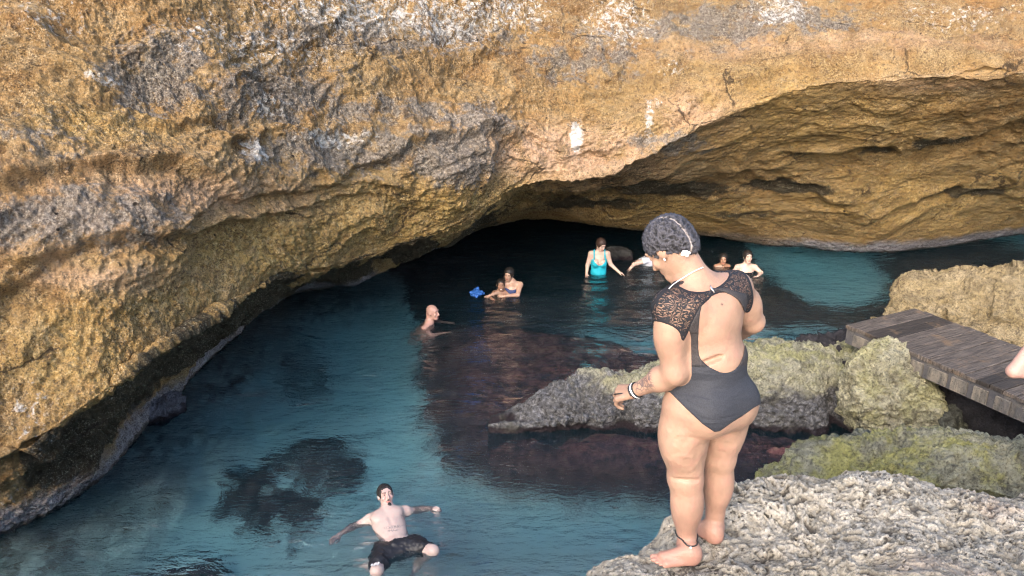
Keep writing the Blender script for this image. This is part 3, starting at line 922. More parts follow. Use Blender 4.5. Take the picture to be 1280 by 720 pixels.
class Body:
    """a body grown as one continuous skin: smooth blends of tapered limbs, meshed by surface nets"""

    def __init__(s, lo, hi, h):
        s.lo, s.h = np.array(lo, float), h
        s.n = np.ceil((np.array(hi) - s.lo) / h).astype(int) + 1
        s.v = np.full(s.n, 1.0, np.float32)

    def copy(s):
        b = Body.__new__(Body)
        b.lo, b.h, b.n, b.v = s.lo, s.h, s.n, s.v.copy()
        return b

    def box(s, lo, hi):
        a = np.clip(np.floor((np.array(lo) - s.lo) / s.h).astype(int), 0, s.n)
        b = np.clip(np.ceil((np.array(hi) - s.lo) / s.h).astype(int) + 1, 0, s.n)
        sl = tuple(slice(i, j) for i, j in zip(a, b))
        ax = [(s.lo[k] + s.h * np.arange(a[k], b[k])).astype(np.float32) for k in range(3)]
        return sl, ax[0][:, None, None], ax[1][None, :, None], ax[2][None, None, :]

    def blend(s, sl, d, k, sub=False):
        a = s.v[sl]
        if a.size == 0:
            return
        if sub:
            d = -d
            h = np.maximum(k - np.abs(a - d), 0) / max(k, 1e-6)
            s.v[sl] = np.maximum(a, d) + h * h * k * .25
        else:
            h = np.maximum(k - np.abs(a - d), 0) / max(k, 1e-6)
            s.v[sl] = np.minimum(a, d) - h * h * k * .25

    def cap(s, a, b, ra, rb=None, k=.02, sub=False, flat=None):
        a, b = np.array(a, float), np.array(b, float)
        rb = ra if rb is None else rb
        m = max(ra, rb) + k + .02
        sl, X, Y, Z = s.box(np.minimum(a, b) - m, np.maximum(a, b) + m)
        e = b - a
        L = max(e @ e, 1e-12)
        t = np.clip(((X - a[0]) * e[0] + (Y - a[1]) * e[1] + (Z - a[2]) * e[2]) / L, 0, 1)
        d = np.sqrt((X - a[0] - t * e[0]) ** 2 + (Y - a[1] - t * e[1]) ** 2 + (Z - a[2] - t * e[2]) ** 2) - (ra + (rb - ra) * t)
        s.blend(sl, d.astype(np.float32), k, sub)

    def ell(s, c, r, M=None, k=.02, sub=False):
        c = np.array(c, float)
        M = np.eye(3) if M is None else np.array(M, float)       # rows: the ellipsoid's own axes
        m = max(r) + k + .02
        sl, X, Y, Z = s.box(c - m, c + m)
        X, Y, Z = X - c[0], Y - c[1], Z - c[2]
        k0 = k1 = 0
        for i in range(3):
            q = M[i, 0] * X + M[i, 1] * Y + M[i, 2] * Z
            k0 = k0 + (q / r[i]) ** 2
            k1 = k1 + (q / r[i] ** 2) ** 2
        k0 = np.sqrt(k0)
        d = k0 * (k0 - 1) / np.maximum(np.sqrt(k1), 1e-4)
        s.blend(sl, d.astype(np.float32), k, sub)

    def points(s):
        ax = [s.lo[k] + s.h * np.arange(s.n[k]) for k in range(3)]
        return ax

    def mesh(s):
        v = s.v
        sg = v < 0
        c = sg[:-1, :-1, :-1].astype(np.int8)
        cnt = np.zeros(c.shape, np.int8)
        for dx in (0, 1):
            for dy in (0, 1):
                for dz in (0, 1):
                    cnt += sg[dx:dx + c.shape[0], dy:dy + c.shape[1], dz:dz + c.shape[2]]
        act = np.argwhere((cnt > 0) & (cnt < 8))
        ind = np.full(c.shape, -1, np.int32)
        ind[act[:, 0], act[:, 1], act[:, 2]] = np.arange(len(act))
        corner = [(dx, dy, dz) for dx in (0, 1) for dy in (0, 1) for dz in (0, 1)]
        val = np.stack([v[act[:, 0] + a, act[:, 1] + b, act[:, 2] + d] for a, b, d in corner], 1)
        acc = np.zeros((len(act), 3)); num = np.zeros(len(act))
        for i in range(8):
            for j in range(i + 1, 8):
                if sum(abs(corner[i][q] - corner[j][q]) for q in range(3)) != 1:
                    continue
                a, b = val[:, i], val[:, j]
                m = (a < 0) != (b < 0)
                t = np.where(m, a / np.where(m, a - b, 1), 0)
                pa, pb = np.array(corner[i], float), np.array(corner[j], float)
                acc += np.where(m[:, None], pa + t[:, None] * (pb - pa), 0)
                num += m
        V = s.lo + s.h * (act + acc / num[:, None])
        F = []
        for ax in range(3):
            o1, o2 = [(1, 2), (2, 0), (0, 1)][ax]
            sh = [slice(None)] * 3; sh2 = [slice(None)] * 3
            sh[ax] = slice(0, -1); sh2[ax] = slice(1, None)
            A, B = sg[tuple(sh)], sg[tuple(sh2)]
            e = np.argwhere(A != B)
            ok = (e[:, o1] > 0) & (e[:, o2] > 0) & (e[:, o1] < v.shape[o1] - 1) & (e[:, o2] < v.shape[o2] - 1)
            e = e[ok]
            flip = B[e[:, 0], e[:, 1], e[:, 2]]
            q = []
            for a, b in ((1, 1), (0, 1), (0, 0), (1, 0)):
                g = e.copy(); g[:, o1] -= a; g[:, o2] -= b
                q.append(ind[g[:, 0], g[:, 1], g[:, 2]])
            q = np.stack(q, 1)
            q[flip] = q[flip][:, ::-1]
            F.append(q)
        F = np.concatenate(F)
        return V, F[(F >= 0).all(1)]


def head_axes(f, u=(0, 0, 1)):
    f = unit(f)
    s_ = unit(np.cross(f, u))
    return s_, f, np.cross(s_, f)           # right, forward, up


def add_head(B, c, f, u=(0, 0, 1), sc=1.0, k=.018, detail=True):
    s_, f, u = head_axes(f, u)
    M = np.stack([s_, f, u])
    c = np.array(c, float)

    def at(x, y, z):
        return c + sc * (s_ * x + f * y + u * z)
    B.ell(at(0, -.005, .03), (.076 * sc, .094 * sc, .092 * sc), M, k)
    B.ell(at(0, .03, -.045), (.056 * sc, .060 * sc, .066 * sc), M, k)
    B.cap(at(-.018, .066, -.094), at(.018, .066, -.094), .020 * sc, k=k)
    for q in (-1, 1):
        B.ell(at(q * .077, -.004, .0), (.010 * sc, .020 * sc, .032 * sc), M, .006)
        if detail:
            B.ell(at(q * .036, .066, -.022), (.024 * sc, .022 * sc, .024 * sc), M, .012)
    if detail:
        B.cap(at(-.042, .082, .033), at(.042, .082, .033), .011 * sc, k=.014)
        for q in (-1, 1):
            B.ell(at(q * .031, .096, .012), (.017 * sc, .013 * sc, .011 * sc), M, .01, sub=True)
            B.cap(at(q * .031, .076, .010), at(q * .031, .077, .010), .0125 * sc, k=.004)
        B.cap(at(0, .092, .012), at(0, .112, -.028), .008 * sc, .0135 * sc, k=.010)
        B.ell(at(0, .098, -.032), (.018 * sc, .011 * sc, .009 * sc), M, .006)
        B.cap(at(-.020, .084, -.058), at(.020, .084, -.058), .0075 * sc, k=.006)
        B.cap(at(-.016, .083, -.068), at(.016, .083, -.068), .0085 * sc, k=.006)
    return at, (s_, f, u)


def face_marks(V, at, sc=1.0):
    """dark: brows, eyes; red: lips"""
    def near(p, r):
        return np.clip(1.3 - np.linalg.norm(V - p, axis=1) / (r * sc), 0, 1)
    dk = np.zeros(len(V)); rd = np.zeros(len(V))
    for q in (-1, 1):
        for t in (.018, .030, .042, .050):
            dk = np.maximum(dk, near(at(q * t, .092 - .25 * (t - .018), .034 - .12 * abs(t - .034)), .0075))
        dk = np.maximum(dk, near(at(q * .031, .089, .010), .0085))
    for t in (-.018, -.009, 0, .009, .018):
        rd = np.maximum(rd, near(at(t, .090, -.062), .010))
    return dk, rd


def add_hand(B, w, d, n, side, curl=(30, 40, 30), sc=1.0, spread=.05, thumb_in=.5, k=.008):
    """w wrist, d direction of the hand, n normal of its back, side +1: thumb on the cross(d, n) side"""
    d = unit(d); n = unit(np.array(n) - d * (np.array(n) @ d)); t = np.cross(d, n) * side
    w = np.array(w, float)

    def at(x, y, z):
        return w + sc * (d * x + t * y + n * z)
    B.cap(at(.0, .012, 0), at(.075, .026, .0), .016 * sc, .014 * sc, k=.012)
    B.cap(at(.0, -.004, 0), at(.078, .006, .002), .017 * sc, .013 * sc, k=.012)
    B.cap(at(.0, -.012, 0), at(.073, -.024, .0), .016 * sc, .012 * sc, k=.012)
    for i, (y, L, r) in enumerate(((.030, .92, .0085), (.010, 1.0, .0088), (-.010, .94, .0084), (-.028, .76, .0076))):
        p = at(.076 - .004 * abs(i - 1), y, .002)
        ang = 0
        for j, seg in enumerate((.042, .026, .021)):
            ang += R(curl[j] + 4 * i)
            dd = unit(d * math.cos(ang) - n * math.sin(ang) + t * spread * (1.5 - i) * .5)
            q = p + dd * seg * L * sc
            B.cap(p, q, r * sc * (1 - .07 * j), r * sc * (.95 - .08 * j), k=.003)
            p = q
    a = at(.020, .022, -.006); b = at(.050, .050, -.018 - .014 * thumb_in)
    B.cap(a, b, .014 * sc, .0105 * sc, k=.01)
    c_ = b + sc * (d * .026 + t * (.010 - .018 * thumb_in) - n * .012 * thumb_in)
    B.cap(b, c_, .010 * sc, .0085 * sc, k=.004)
    B.cap(c_, c_ + sc * (d * .020 - t * .012 * thumb_in - n * .006), .0088 * sc, .007 * sc, k=.003)


def add_foot(B, heel, d, side, sc=1.0, up=(0, 0, 1), toes=True):
    """heel: point on the ground under the heel, d direction of the toes, side +1: big toe to the left of d"""
    d = unit(d); u = np.array(up, float); t = np.cross(u, d) * side
    h = np.array(heel, float)

    def at(x, y, z):
        return h + sc * (d * x + t * y + u * z)
    B.ell(at(.028, 0, .033), (.036 * sc, .033 * sc, .034 * sc), np.stack([d, t, u]), .02)
    B.cap(at(.05, .0, .060), at(.15, .008, .030), .032 * sc, .020 * sc, k=.03)
    B.cap(at(.03, -.010, .022), at(.145, -.024, .018), .022 * sc, .016 * sc, k=.02)
    B.cap(at(.04, .012, .026), at(.155, .024, .020), .020 * sc, .019 * sc, k=.02)
    if toes:
        for i, (x, y, r, L) in enumerate(((.175, .030, .0125, .030), (.180, .010, .0092, .028), (.172, -.006, .0086, .024), (.162, -.020, .0080, .021), (.150, -.033, .0076, .018))):
            B.cap(at(x - .014, y, .014), at(x + L - .012, y + .002, .0115), r * sc, r * sc * .95, k=.004)


def skin_mat(name, col, red, vary=.1, tattoo=(.07, .06, .07), rough=.5, wet=0):
    m = Mat(name)
    n = m.noise(5, 6, .6)
    n2 = m.noise(24, 5, .6)
    c = m.mix(m.rng(n, .3, .7), tuple(x * (1 - vary) for x in col), tuple(min(1, x * (1 + vary)) for x in col))
    c = m.mix(m.math('MULTIPLY', m.rng(n2, .45, .7), .35), c, red)
    c = m.mix(m.rng(m.noise(70, 4, .7), .66, .74, 0, .35), c, tuple(x * .55 for x in col))
    c = m.mix(m.math('MULTIPLY', m.attr("blush"), .55), c, red)
    c = m.mix(m.attr("red"), c, (.42, .14, .12))
    c = m.mix(m.attr("mark"), c, (.05, .035, .03))
    tn = m.math('ADD', m.voro(48, 'DISTANCE_TO_EDGE', rand=1), m.math('MULTIPLY', m.noise(60, 4), .14))
    tt = m.math('MULTIPLY', m.attr("ink"), m.rng(tn, .12, .20, 1, 0))
    c = m.mix(m.math('MULTIPLY', tt, .8), c, tattoo)
    nb = m.bump(n2, .006, .6)
    nb = m.bump(m.noise(160, 4, .6), .002, .8, nb)
    return m.done(m.pbr(c, rough, nb, .35, sss=.05, sssr=(.012, .005, .003)))


def fabric_mat(name, col, rough=.6, wr=.004, spec=.35, attr_dark=None):
    m = Mat(name)
    n = m.noise(14, 5, .6)
    c = m.mix(n, tuple(x * .8 for x in col), tuple(min(1, x * 1.2) for x in col))
    nb = m.bump(n, wr, .7)
    nb = m.bump(m.noise(300, 2), .0006, .5, nb)
    return m.done(m.pbr(c, rough, nb, spec))


def hair_mat(name, col, shine, scale=(60, 60, 60)):
    m = Mat(name)
    n = m.noise(1, 5, .7, vec=m.coord(scale))
    c = m.mix(m.rng(n, .35, .7), col, shine)
    return m.done(m.pbr(c, .45, m.bump(n, .006, 1), .4))


def tube(name, pts, r, mat, parent=None, n=8, closed=False, bead=0):
    pts = np.array(pts, float)
    m = len(pts)
    tan = np.roll(pts, -1, 0) - np.roll(pts, 1, 0)
    if not closed:
        tan[0] = pts[1] - pts[0]; tan[-1] = pts[-1] - pts[-2]
    tan /= np.linalg.norm(tan, axis=1, keepdims=True)
    ref = np.array([0.13, .21, 1.0])
    V = []
    for i in range(m):
        a = unit(np.cross(tan[i], ref)); b = np.cross(tan[i], a)
        rr = r * (1 + bead * (.5 + .5 * math.cos(i * math.pi)))
        V += [pts[i] + rr * (math.cos(2 * math.pi * j / n) * a + math.sin(2 * math.pi * j / n) * b) for j in range(n)]
    F = []
    for i in range(m if closed else m - 1):
        k = (i + 1) % m
        F += [(i * n + j, i * n + (j + 1) % n, k * n + (j + 1) % n, k * n + j) for j in range(n)]
    if not closed:
        F += [tuple(range(n))[::-1], tuple((m - 1) * n + j for j in range(n))]
    return mesh_obj(name, np.array(V), F, mat, parent)


def ring(c, ax, r1, r2, n=40, wob=0):
    ax = unit(ax)
    a = unit(np.cross(ax, (.3, .9, .2))); b = np.cross(ax, a)
    return [np.array(c) + r1 * math.cos(t) * a + r2 * math.sin(t) * b + wob * math.sin(3 * t) * ax for t in np.linspace(0, 2 * math.pi, n, endpoint=False)]


def pix_grid(B, root):
    """picture coordinates of the body's lattice (used as a dressmaker's pattern seen from behind)"""
    ax = B.points()
    X, Y, Z = np.meshgrid(*[a.astype(np.float32) for a in ax], indexing='ij')
    X = X + root[0]; Y = Y + root[1]; Z = Z + root[2] - CAM_H
    c, s = math.cos(PITCH), math.sin(PITCH)
    d = Y * c - Z * s
    return 640 + FOC * X / d, 360 - FOC * (Y * s + Z * c) / d


def poly_field(px, py, poly, scale, reach=14):
    """signed distance in metres to a pattern outline, computed only near it"""
    poly = np.array(poly, float)
    out = np.full(px.shape, reach * scale, np.float32)
    m = (px > poly[:, 0].min() - reach) & (px < poly[:, 0].max() + reach) & (py > poly[:, 1].min() - reach) & (py < poly[:, 1].max() + reach)
    out[m] = np.clip(poly_sd(px[m].astype(float), py[m].astype(float), poly), -reach, reach) * scale
    return out


def smooth_poly(pts, n=6):
    pts = np.array(pts, float)
    m = len(pts)
    ext = np.concatenate([pts[-2:], pts, pts[:3]])
    t = np.linspace(2, m + 2, m * n, endpoint=False)
    return catmull(ext, t)


# ------------------------------------------------------------------ the standing woman
def build_standing_woman():
    rt = np.array([.83, 2.79, 2.424])
    root = empty("person", rt)
    tag(root, "woman standing barefoot on the pale ledge in a black open back swimsuit with lace shoulders", "person")

    def J(px, py, D):
        return P(px, py, D) - rt
    Fv, Rv, U = np.array([-.5, .866, 0]), np.array([.866, .5, 0]), np.array([0, 0, 1.0])
    MB = np.stack([Rv, Fv, U])
    T = Body((-.62, -.42, -.06), (.62, .72, 1.60), .0046)
    # legs
    hL, hR = J(859, 508, 2.78), J(910, 503, 2.88)
    kL, kR = J(856, 597, 2.79), J(898, 571, 2.89)
    aL, aR = J(859, 682, 2.775), J(893, 659, 2.90)
    T.cap(hL, kL, .103, .074, k=.03)
    T.cap(hR, kR, .100, .071, k=.03)
    T.ell(hL * .62 + kL * .38 + Rv * -.012 + Fv * .01, (.103, .102, .17), MB, .03)
    T.ell(hR * .62 + kR * .38 + Rv * .010 + Fv * .01, (.097, .098, .17), MB, .03)
    T.cap(kL, aL, .067, .039, k=.025)
    T.cap(kR, aR, .066, .038, k=.025)
    T.ell(kL * .64 + aL * .36 - Fv * .012, (.068, .071, .125), MB, .03)
    T.ell(kR * .64 + aR * .36 - Fv * .012, (.062, .067, .125), MB, .03)
    T.ell(kL - Fv * .045, (.055, .03, .05), MB, .02)
    T.ell(kR - Fv * .045, (.05, .028, .05), MB, .02)
    # pelvis and torso
    pc = J(887, 490, 2.83)
    wc = J(893, 450, 2.82)
    cc = J(884, 402, 2.85)
    T.ell(pc + U * .02, (.163, .130, .13), MB, .05)
    T.ell(pc - Rv * .074 - Fv * .075 - U * .035, (.100, .095, .118), MB, .035)
    T.ell(pc + Rv * .074 - Fv * .075 - U * .035, (.100, .095, .118), MB, .035)
    T.ell(pc - Fv * .095 - U * .03, (.085, .068, .10), MB, .05)
    T.ell(wc + Fv * .02, (.158, .125, .12), MB, .05)
    T.ell(wc + Fv * .09 - U * .02, (.13, .10, .12), MB, .05)
    T.ell(cc, (.160, .118, .17), MB, .05)
    T.ell(cc + Fv * .09 - U * .03, (.145, .075, .08), MB, .04)
    sL, sR = J(836, 384, 2.77), J(922, 360, 2.95)
    c7 = J(869, 350, 2.87)
    T.cap(sL + Rv * .05 - U * .01, sR - Rv * .05 - U * .01, .072, .070, k=.06)
    T.cap(c7 - U * .03, sL + U * .005 + Rv * .02, .062, .054, k=.05)
    T.cap(c7 - U * .03, sR + U * .005 - Rv * .02, .062, .054, k=.05)
    # spine furrow, shoulder blades, waist folds
    T.cap(J(899, 470, 2.66), J(889, 385, 2.70), .016, .014, k=.035, sub=True)
    T.ell(J(868, 392, 2.74), (.05, .03, .07), MB, .035)
    T.ell(J(912, 385, 2.82), (.05, .03, .07), MB, .035)
    # creases: back of the knees, below the seat, at the left of the waist
    for a_, b_, r_ in ((J(840, 599, 2.68), J(872, 601, 2.68), .0006), (J(880, 454, 2.66), J(901, 446, 2.67), .0018)):
        # sink each crease into the surface behind it
        for t in np.linspace(0, 1, 9):
            c_ = a_ + (b_ - a_) * t
            dr = unit(c_ + rt - np.array([0, 0, CAM_H]))
            for st in np.arange(0, .28, .004):
                g_ = np.round((c_ + dr * st - T.lo) / T.h).astype(int)
                if (g_ < 0).any() or (g_ >= T.n).any():
                    break
                if T.v[tuple(g_)] < .001:
                    T.ell(c_ + dr * (st - r_ * .35), (r_ * 2.6, r_ * 2.6, r_ * (1 if t in (0, 1) else 1.3)), None, .018, sub=True)
                    break
    # feet
    hl = W(873, 703, 2.428) - rt
    add_foot(T, hl, np.array([-.99, -.05, 0]), -1, 1.02)
    T.cap(aL, hl + np.array([-.03, 0, .06]), .040, .036, k=.03)
    hr = W(899, 682, 2.428) - rt
    add_foot(T, hr, np.array([-.62, .78, 0]), 1, 1.02)
    T.cap(aR, hr + np.array([-.018, .024, .06]), .038, .034, k=.03)
    torso = T.copy()
    # arms
    eL, wL = J(842, 466, 2.74), J(793, 489, 2.87)
    T.cap(sL, eL, .061, .049, k=.045)
    T.ell(sL * .6 + eL * .4 - Rv * .006, (.062, .060, .10), MB, .03)
    T.cap(eL, wL, .050, .028, k=.02)
    T.ell(eL * .68 + wL * .32, (.052, .05, .05), MB, .03)
    eR, wR = J(941, 402, 3.00), J(912, 425, 3.22)
    T.cap(sR, eR, .058, .047, k=.045)
    T.ell(sR * .45 + eR * .55 + Rv * .006, (.058, .06, .08), MB, .03)
    T.cap(eR, wR, .048, .030, k=.02)
    sleeve = T.copy()
    kd = J(762, 494, 2.95) - wL
    add_hand(T, wL, kd, np.array([-.55, -.30, .80]), 1, (28, 38, 28), 1.16, thumb_in=.7, spread=.10)
    add_hand(T, wR, np.array([-.8, .3, -.2]), np.array([.2, .9, .3]), -1, (25, 35, 25), .95)
    # neck and head
    hc = J(837, 311, 2.93)
    fd = np.array([-.53, .46, -.71])
    at, (hs, hf, hu) = add_head(T, hc, fd, (0, 0, 1), .96)
    T.cap(c7 + U * .0, at(0, -.035, -.035), .064, .056, k=.035)
    T.cap(c7 + Fv * .05 - U * .02, at(0, .0, -.06), .055, .048, k=.03)
    V, F = T.mesh()
    pw = V + rt
    vx, vy = proj(pw)
    V = V + 0
    dk, rd = face_marks(V, at)

    def g(x, y, r):
        return np.exp(-(((vx - x) ** 2 + (vy - y) ** 2) / r ** 2) ** 1.5)
    back = (V - cc) @ Fv < 0
    mark = np.maximum(dk, np.clip(1.6 * np.exp(-((vx - 902.5) ** 2 + (vy - 380.5) ** 2) / 1.1 ** 2), 0, 1) * back)
    fa = np.clip(((V - wL) @ (eL - wL)) / ((eL - wL) @ (eL - wL)), -.5, 1.5)
    near_arm = np.linalg.norm(V - (wL + fa[:, None] * (eL - wL)), axis=1) < .075
    ink = sstep(.12, .22, fa) * (1 - sstep(.62, .74, fa)) * near_arm * sstep(-.02, .02, (V - wL) @ U - fa * ((eL - wL) @ U) + .012)
    blush = np.clip(.8 * (1 - sstep(.0, .12, V[:, 2])) + .35 * (1 - sstep(.1, .45, V[:, 2])) + .6 * np.exp(-(np.linalg.norm(V - hl - np.array([-.12, 0, 0]), axis=1) / .12) ** 2), 0, 1)
    tn = 0.0032 * fbm(pw * 26, 3, seed=120) * sstep(.40, .5, V[:, 2]) * (1 - sstep(.66, .72, V[:, 2]))
    V = V + tn[:, None] * unit(np.array([0, -1, 0]))
    sk = skin_mat("warm_skin", (.325, .20, .14), (.38, .18, .142), .18)
    body = mesh_obj("body", V, F, sk, root, attrs=dict(mark=mark, red=rd, ink=ink, blush=blush))

    # swimsuit: one pattern piece for the stretch fabric, one for the lace
    px, py = pix_grid(torso, rt)
    ax = torso.points()
    fw = ((ax[0][:, None, None] - cc[0]) * Fv[0] + (ax[1][None, :, None] - cc[1]) * Fv[1]) + 0 * ax[2][None, None, :]
    fw = fw.astype(np.float32)
    sc = .0032
    opening = smooth_poly([(889, 366), (880, 376), (875, 392), (873, 420), (874, 444), (882, 455), (893, 462), (905, 466), (917, 463), (926, 452), (931, 432), (932, 405), (930, 388), (921, 374), (907, 366), (897, 364)])
    suit = [(889, 360), (880, 374), (868, 396), (858, 415), (846, 424), (842, 450), (834, 470), (828, 486), (838, 491), (858, 511), (878, 530), (893, 540), (900, 539), (915, 528), (928, 520), (942, 510), (956, 502),
            (958, 470), (946, 440), (942, 400), (940, 372), (934, 366), (925, 366), (908, 360)]
    sb = poly_field(px, py, suit, sc)
    so = poly_field(px, py, opening, sc)
    back_reg = np.maximum(sb, -so)
    zz = (ax[2][None, None, :] + 0 * fw).astype(np.float32)
    side = np.abs((ax[0][:, None, None] - pc[0]) * Rv[0] + (ax[1][None, :, None] - pc[1]) * Rv[1]) + 0 * zz
    leg = .70 + .55 * np.maximum(side - .05, 0) * 1.35
    front_reg = np.maximum(np.maximum(.045 - fw, leg - zz), zz - 1.17).astype(np.float32)
    reg = np.minimum(back_reg, front_reg)
    S = torso.copy()
    S.v = np.maximum(torso.v - .0045, reg)
    SV, SF = S.mesh()
    sm = Mat("black_stretch")
    n = sm.noise(9, 4)
    cup = sm.mix(sm.attr("upper"), (.034, .036, .046), (.046, .039, .040))
    cup = sm.mix(sm.attr("seam"), cup, (.006, .006, .007))
    wr = sm.noise(10, 6, .6, vec=sm.coord((.5, .5, 2.6), (.2, .35, 0)), dist=.5)
    sm_m = sm.done(sm.pbr(sm.mix(sm.rng(sm.noise(260, 2), .4, .6), cup, sm.mix(.35, cup, (0, 0, 0))), .7, sm.bump(sm.noise(420, 2), .0008, .7, sm.bump(wr, .014, .8)), .35))
    sx, sy = proj(SV + rt)
    seam = np.exp(-((sy - (458 - .02 * (sx - 860))) / 1.1) ** 2) * (sx < 884)
    so_ = mesh_obj("swimsuit", SV, SF, sm_m, root, attrs=dict(upper=1 - sstep(455, 459, sy), seam=seam))
    # lace shoulders, on body and upper arms
    laceL = smooth_poly([(843, 356), (830, 364), (818, 378), (808, 392), (806, 401), (822, 402), (838, 407), (848, 414), (853, 426), (858, 420), (866, 402), (876, 384), (889, 371), (889, 363), (876, 365), (860, 363)], 4)
    laceR = smooth_poly([(889, 363), (889, 370), (900, 366), (912, 367), (924, 376), (931, 390), (938, 388), (942, 372), (938, 352), (930, 340), (918, 332), (906, 326), (908, 334), (911, 344), (906, 352), (898, 358)], 4)
    lx = np.minimum(poly_field(px, py, laceL, sc), poly_field(px, py, laceR, sc))
    yfront = np.maximum(np.maximum(.02 - fw, 1.10 - zz), zz - 1.30).astype(np.float32)
    sideY = np.abs((ax[0][:, None, None] - c7[0]) * Rv[0] + (ax[1][None, :, None] - c7[1]) * Rv[1]) + 0 * zz
    yfront = np.maximum(yfront, (.075 - sideY).astype(np.float32))
    yfront = np.maximum(yfront, (sideY - .21).astype(np.float32))
    Lc = sleeve.copy()
    Lc.v = np.maximum(sleeve.v - .0032, np.minimum(lx, yfront))
    LV, LF = Lc.mesh()
    lm = Mat("black_lace")
    vv = lm.new("ShaderNodeTexVoronoi")
    lm.link(lm.tc.outputs["Object"], vv.inputs["Vector"])
    vv.inputs["Scale"].default_value = 36
    vv.inputs["Randomness"].default_value = .55
    sub = lm.new("ShaderNodeVectorMath", operation='SUBTRACT')
    sc_ = lm.new("ShaderNodeVectorMath", operation='SCALE')
    lm.link(lm.tc.outputs["Object"], sc_.inputs[0]); sc_.inputs[3].default_value = 1
    lm.link(sc_.outputs[0], sub.inputs[0]); lm.link(vv.outputs["Position"], sub.inputs[1])
    sp = lm.new("ShaderNodeSeparateXYZ"); lm.link(sub.outputs[0], sp.inputs[0])
    ang = lm.math('ARCTAN2', sp.outputs[2], lm.math('ADD', sp.outputs[0], sp.outputs[1]))
    pet = lm.math('SINE', lm.math('MULTIPLY', ang, 9.0))
    rad = lm.math('MULTIPLY', vv.outputs["Distance"], 1.0)
    line = lm.rng(pet, -.15, .25, 1, 0)
    core = lm.rng(rad, .62, .75, 0, .9)
    dot = lm.rng(rad, .13, .09, 0, 1)
    mask = lm.math('MAXIMUM', lm.math('MAXIMUM', line, core), dot)
    mask = lm.math('MAXIMUM', mask, lm.rng(lm.noise(90, 3), .52, .6))
    mask = lm.math('MAXIMUM', mask, lm.attr("edge"))
    tr = lm.new("ShaderNodeBsdfTransparent")
    bl = lm.pbr((.016, .016, .020), .7, None, .3)
    mx = lm.new("ShaderNodeMixShader")
    lm.put(mx.inputs[0], lm.math('ADD', lm.math('MULTIPLY', mask, .78), .19)); lm.link(tr.outputs[0], mx.inputs[1]); lm.link(bl, mx.inputs[2])
    lace_m = lm.done(mx.outputs[0])
    lx_, ly_ = proj(LV + rt)
    ed = np.minimum(np.abs(poly_sd(lx_, ly_, laceL)), np.abs(poly_sd(lx_, ly_, laceR)))
    mesh_obj("lace_yoke", LV, LF, lace_m, so_, attrs=dict(edge=1 - sstep(1.8, 2.8, ed)))
    # clasp across the open back
    tube("clasp", [J(887.5, 357.5, 2.775), J(890, 361.5, 2.755), J(893, 366, 2.75)], .0035, simple_mat("silver", (.75, .75, .75), .25, .5, metal=.9), so_)

    # hair: tight dark curls pinned back with a pale parting
    Hb = Body(hc - .19, hc + .19, .0042)
    M = np.stack([hs, hf, hu])
    Hb.ell(at(0, -.022, .042), (.091, .103, .090), M, .02)
    Hb.ell(at(0, -.078, -.008), (.066, .046, .056), M, .03)
    Hb.ell(at(0, -.086, -.040), (.032, .028, .038), M, .03)
    Hb.ell(at(0, .125, -.07), (.115, .105, .115), M, .02, sub=True)
    Hb.ell(at(-.11, .02, -.06), (.05, .052, .075), M, .015, sub=True)
    Hb.ell(at(.11, .02, -.06), (.05, .052, .075), M, .015, sub=True)
    HV, HF = Hb.mesh()
    nn = HV - at(0, -.02, .02); nn /= np.linalg.norm(nn, axis=1, keepdims=True)
    wv_ = HV + .010 * np.stack([fbm(HV * 30, 2, seed=130 + k) for k in range(3)], 1)
    cur = fbm(wv_ * 48, 2, .55, seed=133, ridged=True)
    lx2 = (HV - hc) @ hs
    part = np.exp(-((lx2 + .030) / .0030) ** 2) * (((HV - hc) @ hf) < .06)
    disp = .0085 * (cur - .6) * (1 - .85 * np.exp(-((lx2 + .030) / .007) ** 2)) - .002 * part
    HV2 = HV + nn * disp[:, None]
    hm = Mat("curly_hair")
    cu = hm.attr("curl")
    hcol = hm.mix(hm.rng(cu, -.2, 1.3), (.005, .005, .006), (.055, .053, .066))
    hcol = hm.mix(hm.math('MULTIPLY', hm.rng(hm.noise(170, 4, .7), .5, .7), .5), hcol, (.15, .145, .165))
    hcol = hm.mix(hm.attr("part"), hcol, (.42, .36, .33))
    hm_m = hm.done(hm.pbr(hcol, .5, hm.bump(hm.noise(220, 4, .7), .004, 1), .4))
    # loose little curls that break the outline
    rs = np.random.RandomState(21)
    HV2, quads, curl_a, part_a = list(HV2), [tuple(f) for f in HF.tolist()], list(cur), list(np.clip(part, 0, 1))
    outer = np.where((nn @ (hf * .8 + np.array([0, 0, -.6])) < .55) & (np.linalg.norm(HV - at(0, -.02, .02), axis=1) > .075))[0]
    for i in rs.choice(outer, 420):
        n0 = nn[i]; a0 = unit(np.cross(n0, rs.normal(size=3))); b0 = np.cross(n0, a0)
        rad_, turns, hgt = rs.uniform(.002, .0045), rs.uniform(.7, 1.6), rs.uniform(.004, .013)
        base = HV[i] - n0 * .002
        k0 = len(HV2)
        for t in np.linspace(0, 1, 7):
            an = t * turns * 2 * math.pi
            c_ = base + n0 * hgt * t + a0 * rad_ * (math.cos(an) - 1) + b0 * rad_ * math.sin(an)
            for w_ in range(3):
                aw = w_ * 2.094
                HV2.append(c_ + .00075 * (math.cos(aw) * n0 + math.sin(aw) * a0)); curl_a.append(1.1); part_a.append(0)
        for t in range(6):
            for w_ in range(3):
                v_ = (w_ + 1) % 3
                quads.append((k0 + t * 3 + w_, k0 + t * 3 + v_, k0 + t * 3 + 3 + v_, k0 + t * 3 + 3 + w_))
    ho = mesh_obj("hair", np.array(HV2), np.array(quads), hm_m, root, attrs=dict(curl=curl_a, part=part_a))
    white = simple_mat("pearl_white", (.78, .76, .74), .3, .5, .05)
